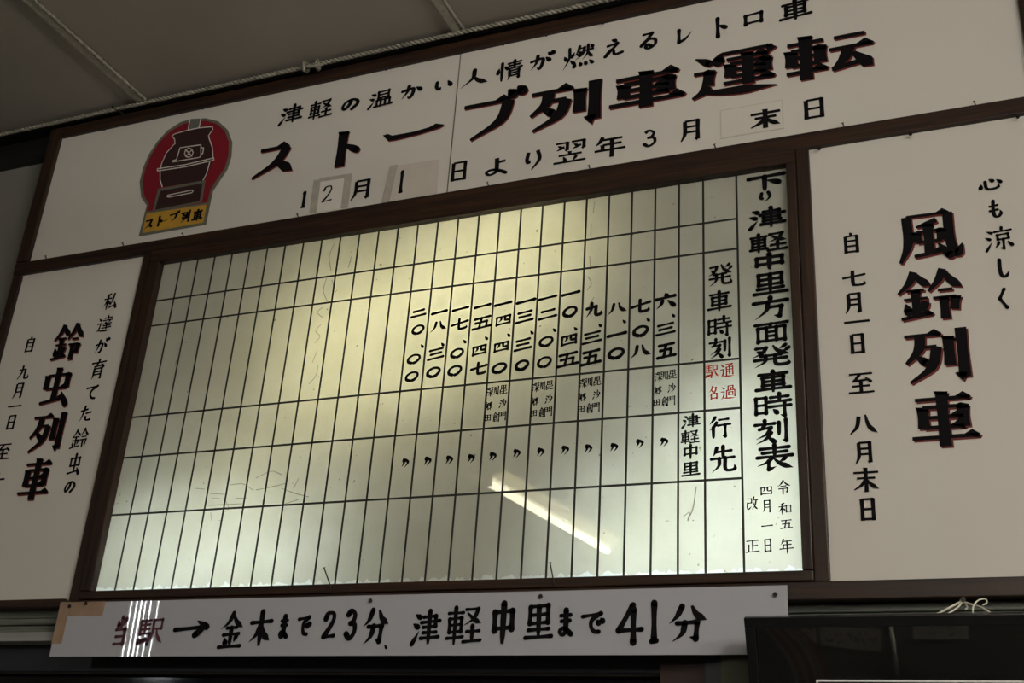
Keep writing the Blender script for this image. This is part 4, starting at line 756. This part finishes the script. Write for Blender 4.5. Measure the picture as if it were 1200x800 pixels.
# added panel with glowing strips, mirrored as white streaks in the laminated sheet
MAT['streak_glow'] = emit('added_streak_glow', (.90, .96, 1.0), 60.0)  # emission of the added strips that make the streaks
wy = [(-4.982, -4.998, .004), (-5.043, -5.059, .0055), (-5.095, -5.113, .006), (-5.144, -5.161, .005), (-5.209, -5.225, .005), (-5.298, -5.305, .0035)]
w2 = struct(box('streak_panel', X0, X0+.004, -5.9, -4.2, 2.70, 3.31, 'darkframe'))
for i, (y0, y1, w) in enumerate(wy):
    o = obj('streak_strip', [(X0+.0045, y0-w, 3.29), (X0+.0045, y0+w, 3.29), (X0+.0045, y1+w, 2.72), (X0+.0045, y1-w, 2.72)], [(0, 1, 2, 3)], 'streak_glow', w2); o.location = -Vector(w2.location)
# added low partition carrying the notices, put there for the poster glass to mirror
lp = thing('added_partition', 'low grey partition added behind the viewer, seen only mirrored in the poster glass', 'partition', (1.6, -3.06, 0))
box('partition_panel', .80, 2.9, -3.08, -3.03, .03, .46, simple('grey_partition', (.16, .16, .155), .7), lp)
for x in (.86, 2.84): box('foot', x-.03, x+.03, -3.2, -2.92, 0, .03, 'darkframe', lp)
def notice(name, P, lab, cat, marks=0, mat='paper'):
    x = sum(p[0] for p in P)/len(P); z = sum(p[1] for p in P)/len(P)
    t = thing(name, lab, cat, (x, -3.026, z))
    V = [(a-x, 0, b-z) for a, b in P]+[(a-x, -.003, b-z) for a, b in P]; n = len(P)
    obj('sheet', V, [tuple(range(n)), tuple(range(n, 2*n))[::-1]]+[(i, i+n, (i+1) % n+n, (i+1) % n) for i in range(n)], mat, t)
    x0 = min(p[0] for p in P); x1 = max(p[0] for p in P); rnd = random.Random(3)
    for k in range(marks):
        V = []; F = []; cx = x0+(x1-x0)*(k+1)/(marks+1)-x
        for q in range(5):
            a = Vector((cx+rnd.uniform(-.015, .015), rnd.uniform(-.02, .02))); b = a+Vector((rnd.uniform(-.022, .022), rnd.uniform(-.02, .02)))
            ribbon([a, b], [.006, .005], V, F, .0006)
        obj('ink_mark', V, F, 'ink', t)
    return t
notice('notice_sheet', [(1.335, .25), (1.60, .215), (1.61, .325), (1.335, .352)], 'long white notice with a row of dark marks, mirrored in the poster glass', 'notice', 6)
notice('notice_sheet', [(1.175, .29), (1.318, .262), (1.318, .350), (1.18, .375)], 'short white notice left of the long one, mirrored in the poster glass', 'notice', 3)
notice('double_poster', [(1.745, .28), (1.976, .278), (1.984, .358), (1.752, .361)], 'small white sheet printed with two dark blocks, mirrored in the poster glass', 'poster', 2)
V, F = tube_vf([(0, 0, -.13), (0, 0, .12)], .011, 10)
cap = thing('white_pipe', 'short upright white pipe mirrored in the poster glass', 'pipe', (1.655, -3.012, .24)); obj('pipe', V, F, 'paper', cap, smooth=True)  # white pipe added in place of a mirrored lamp tube
gar = thing('striped_stand_in', 'bundle of curved grey and brown strips standing in for a reflection at the left of the poster glass', 'strips', (1.15, -3.01, .2))  # curved strips added to stand in for a striped reflection
for k in range(7):
    col = [(.5, .5, .48), (.30, .12, .08), (.45, .47, .47), (.22, .10, .07), (.5, .46, .42), (.38, .40, .40), (.35, .13, .09)][k]
    C = catmull3([Vector((1.075+.022*k, 0, .375)), Vector((1.135+.026*k, 0, .28)), Vector((1.185+.024*k, 0, .17)), Vector((1.200+.024*k, 0, .05))], 5)
    V = []; F = []
    for i, p in enumerate(C):
        for dx in (-.010, .010): V.append((p.x+dx-1.15, .004*math.sin(3*k), p.z-.2))
    for i in range(len(C)-1): F.append((2*i, 2*i+1, 2*i+3, 2*i+2))
    obj('striped_band', V, F, simple('striped_band', col, .7), gar)
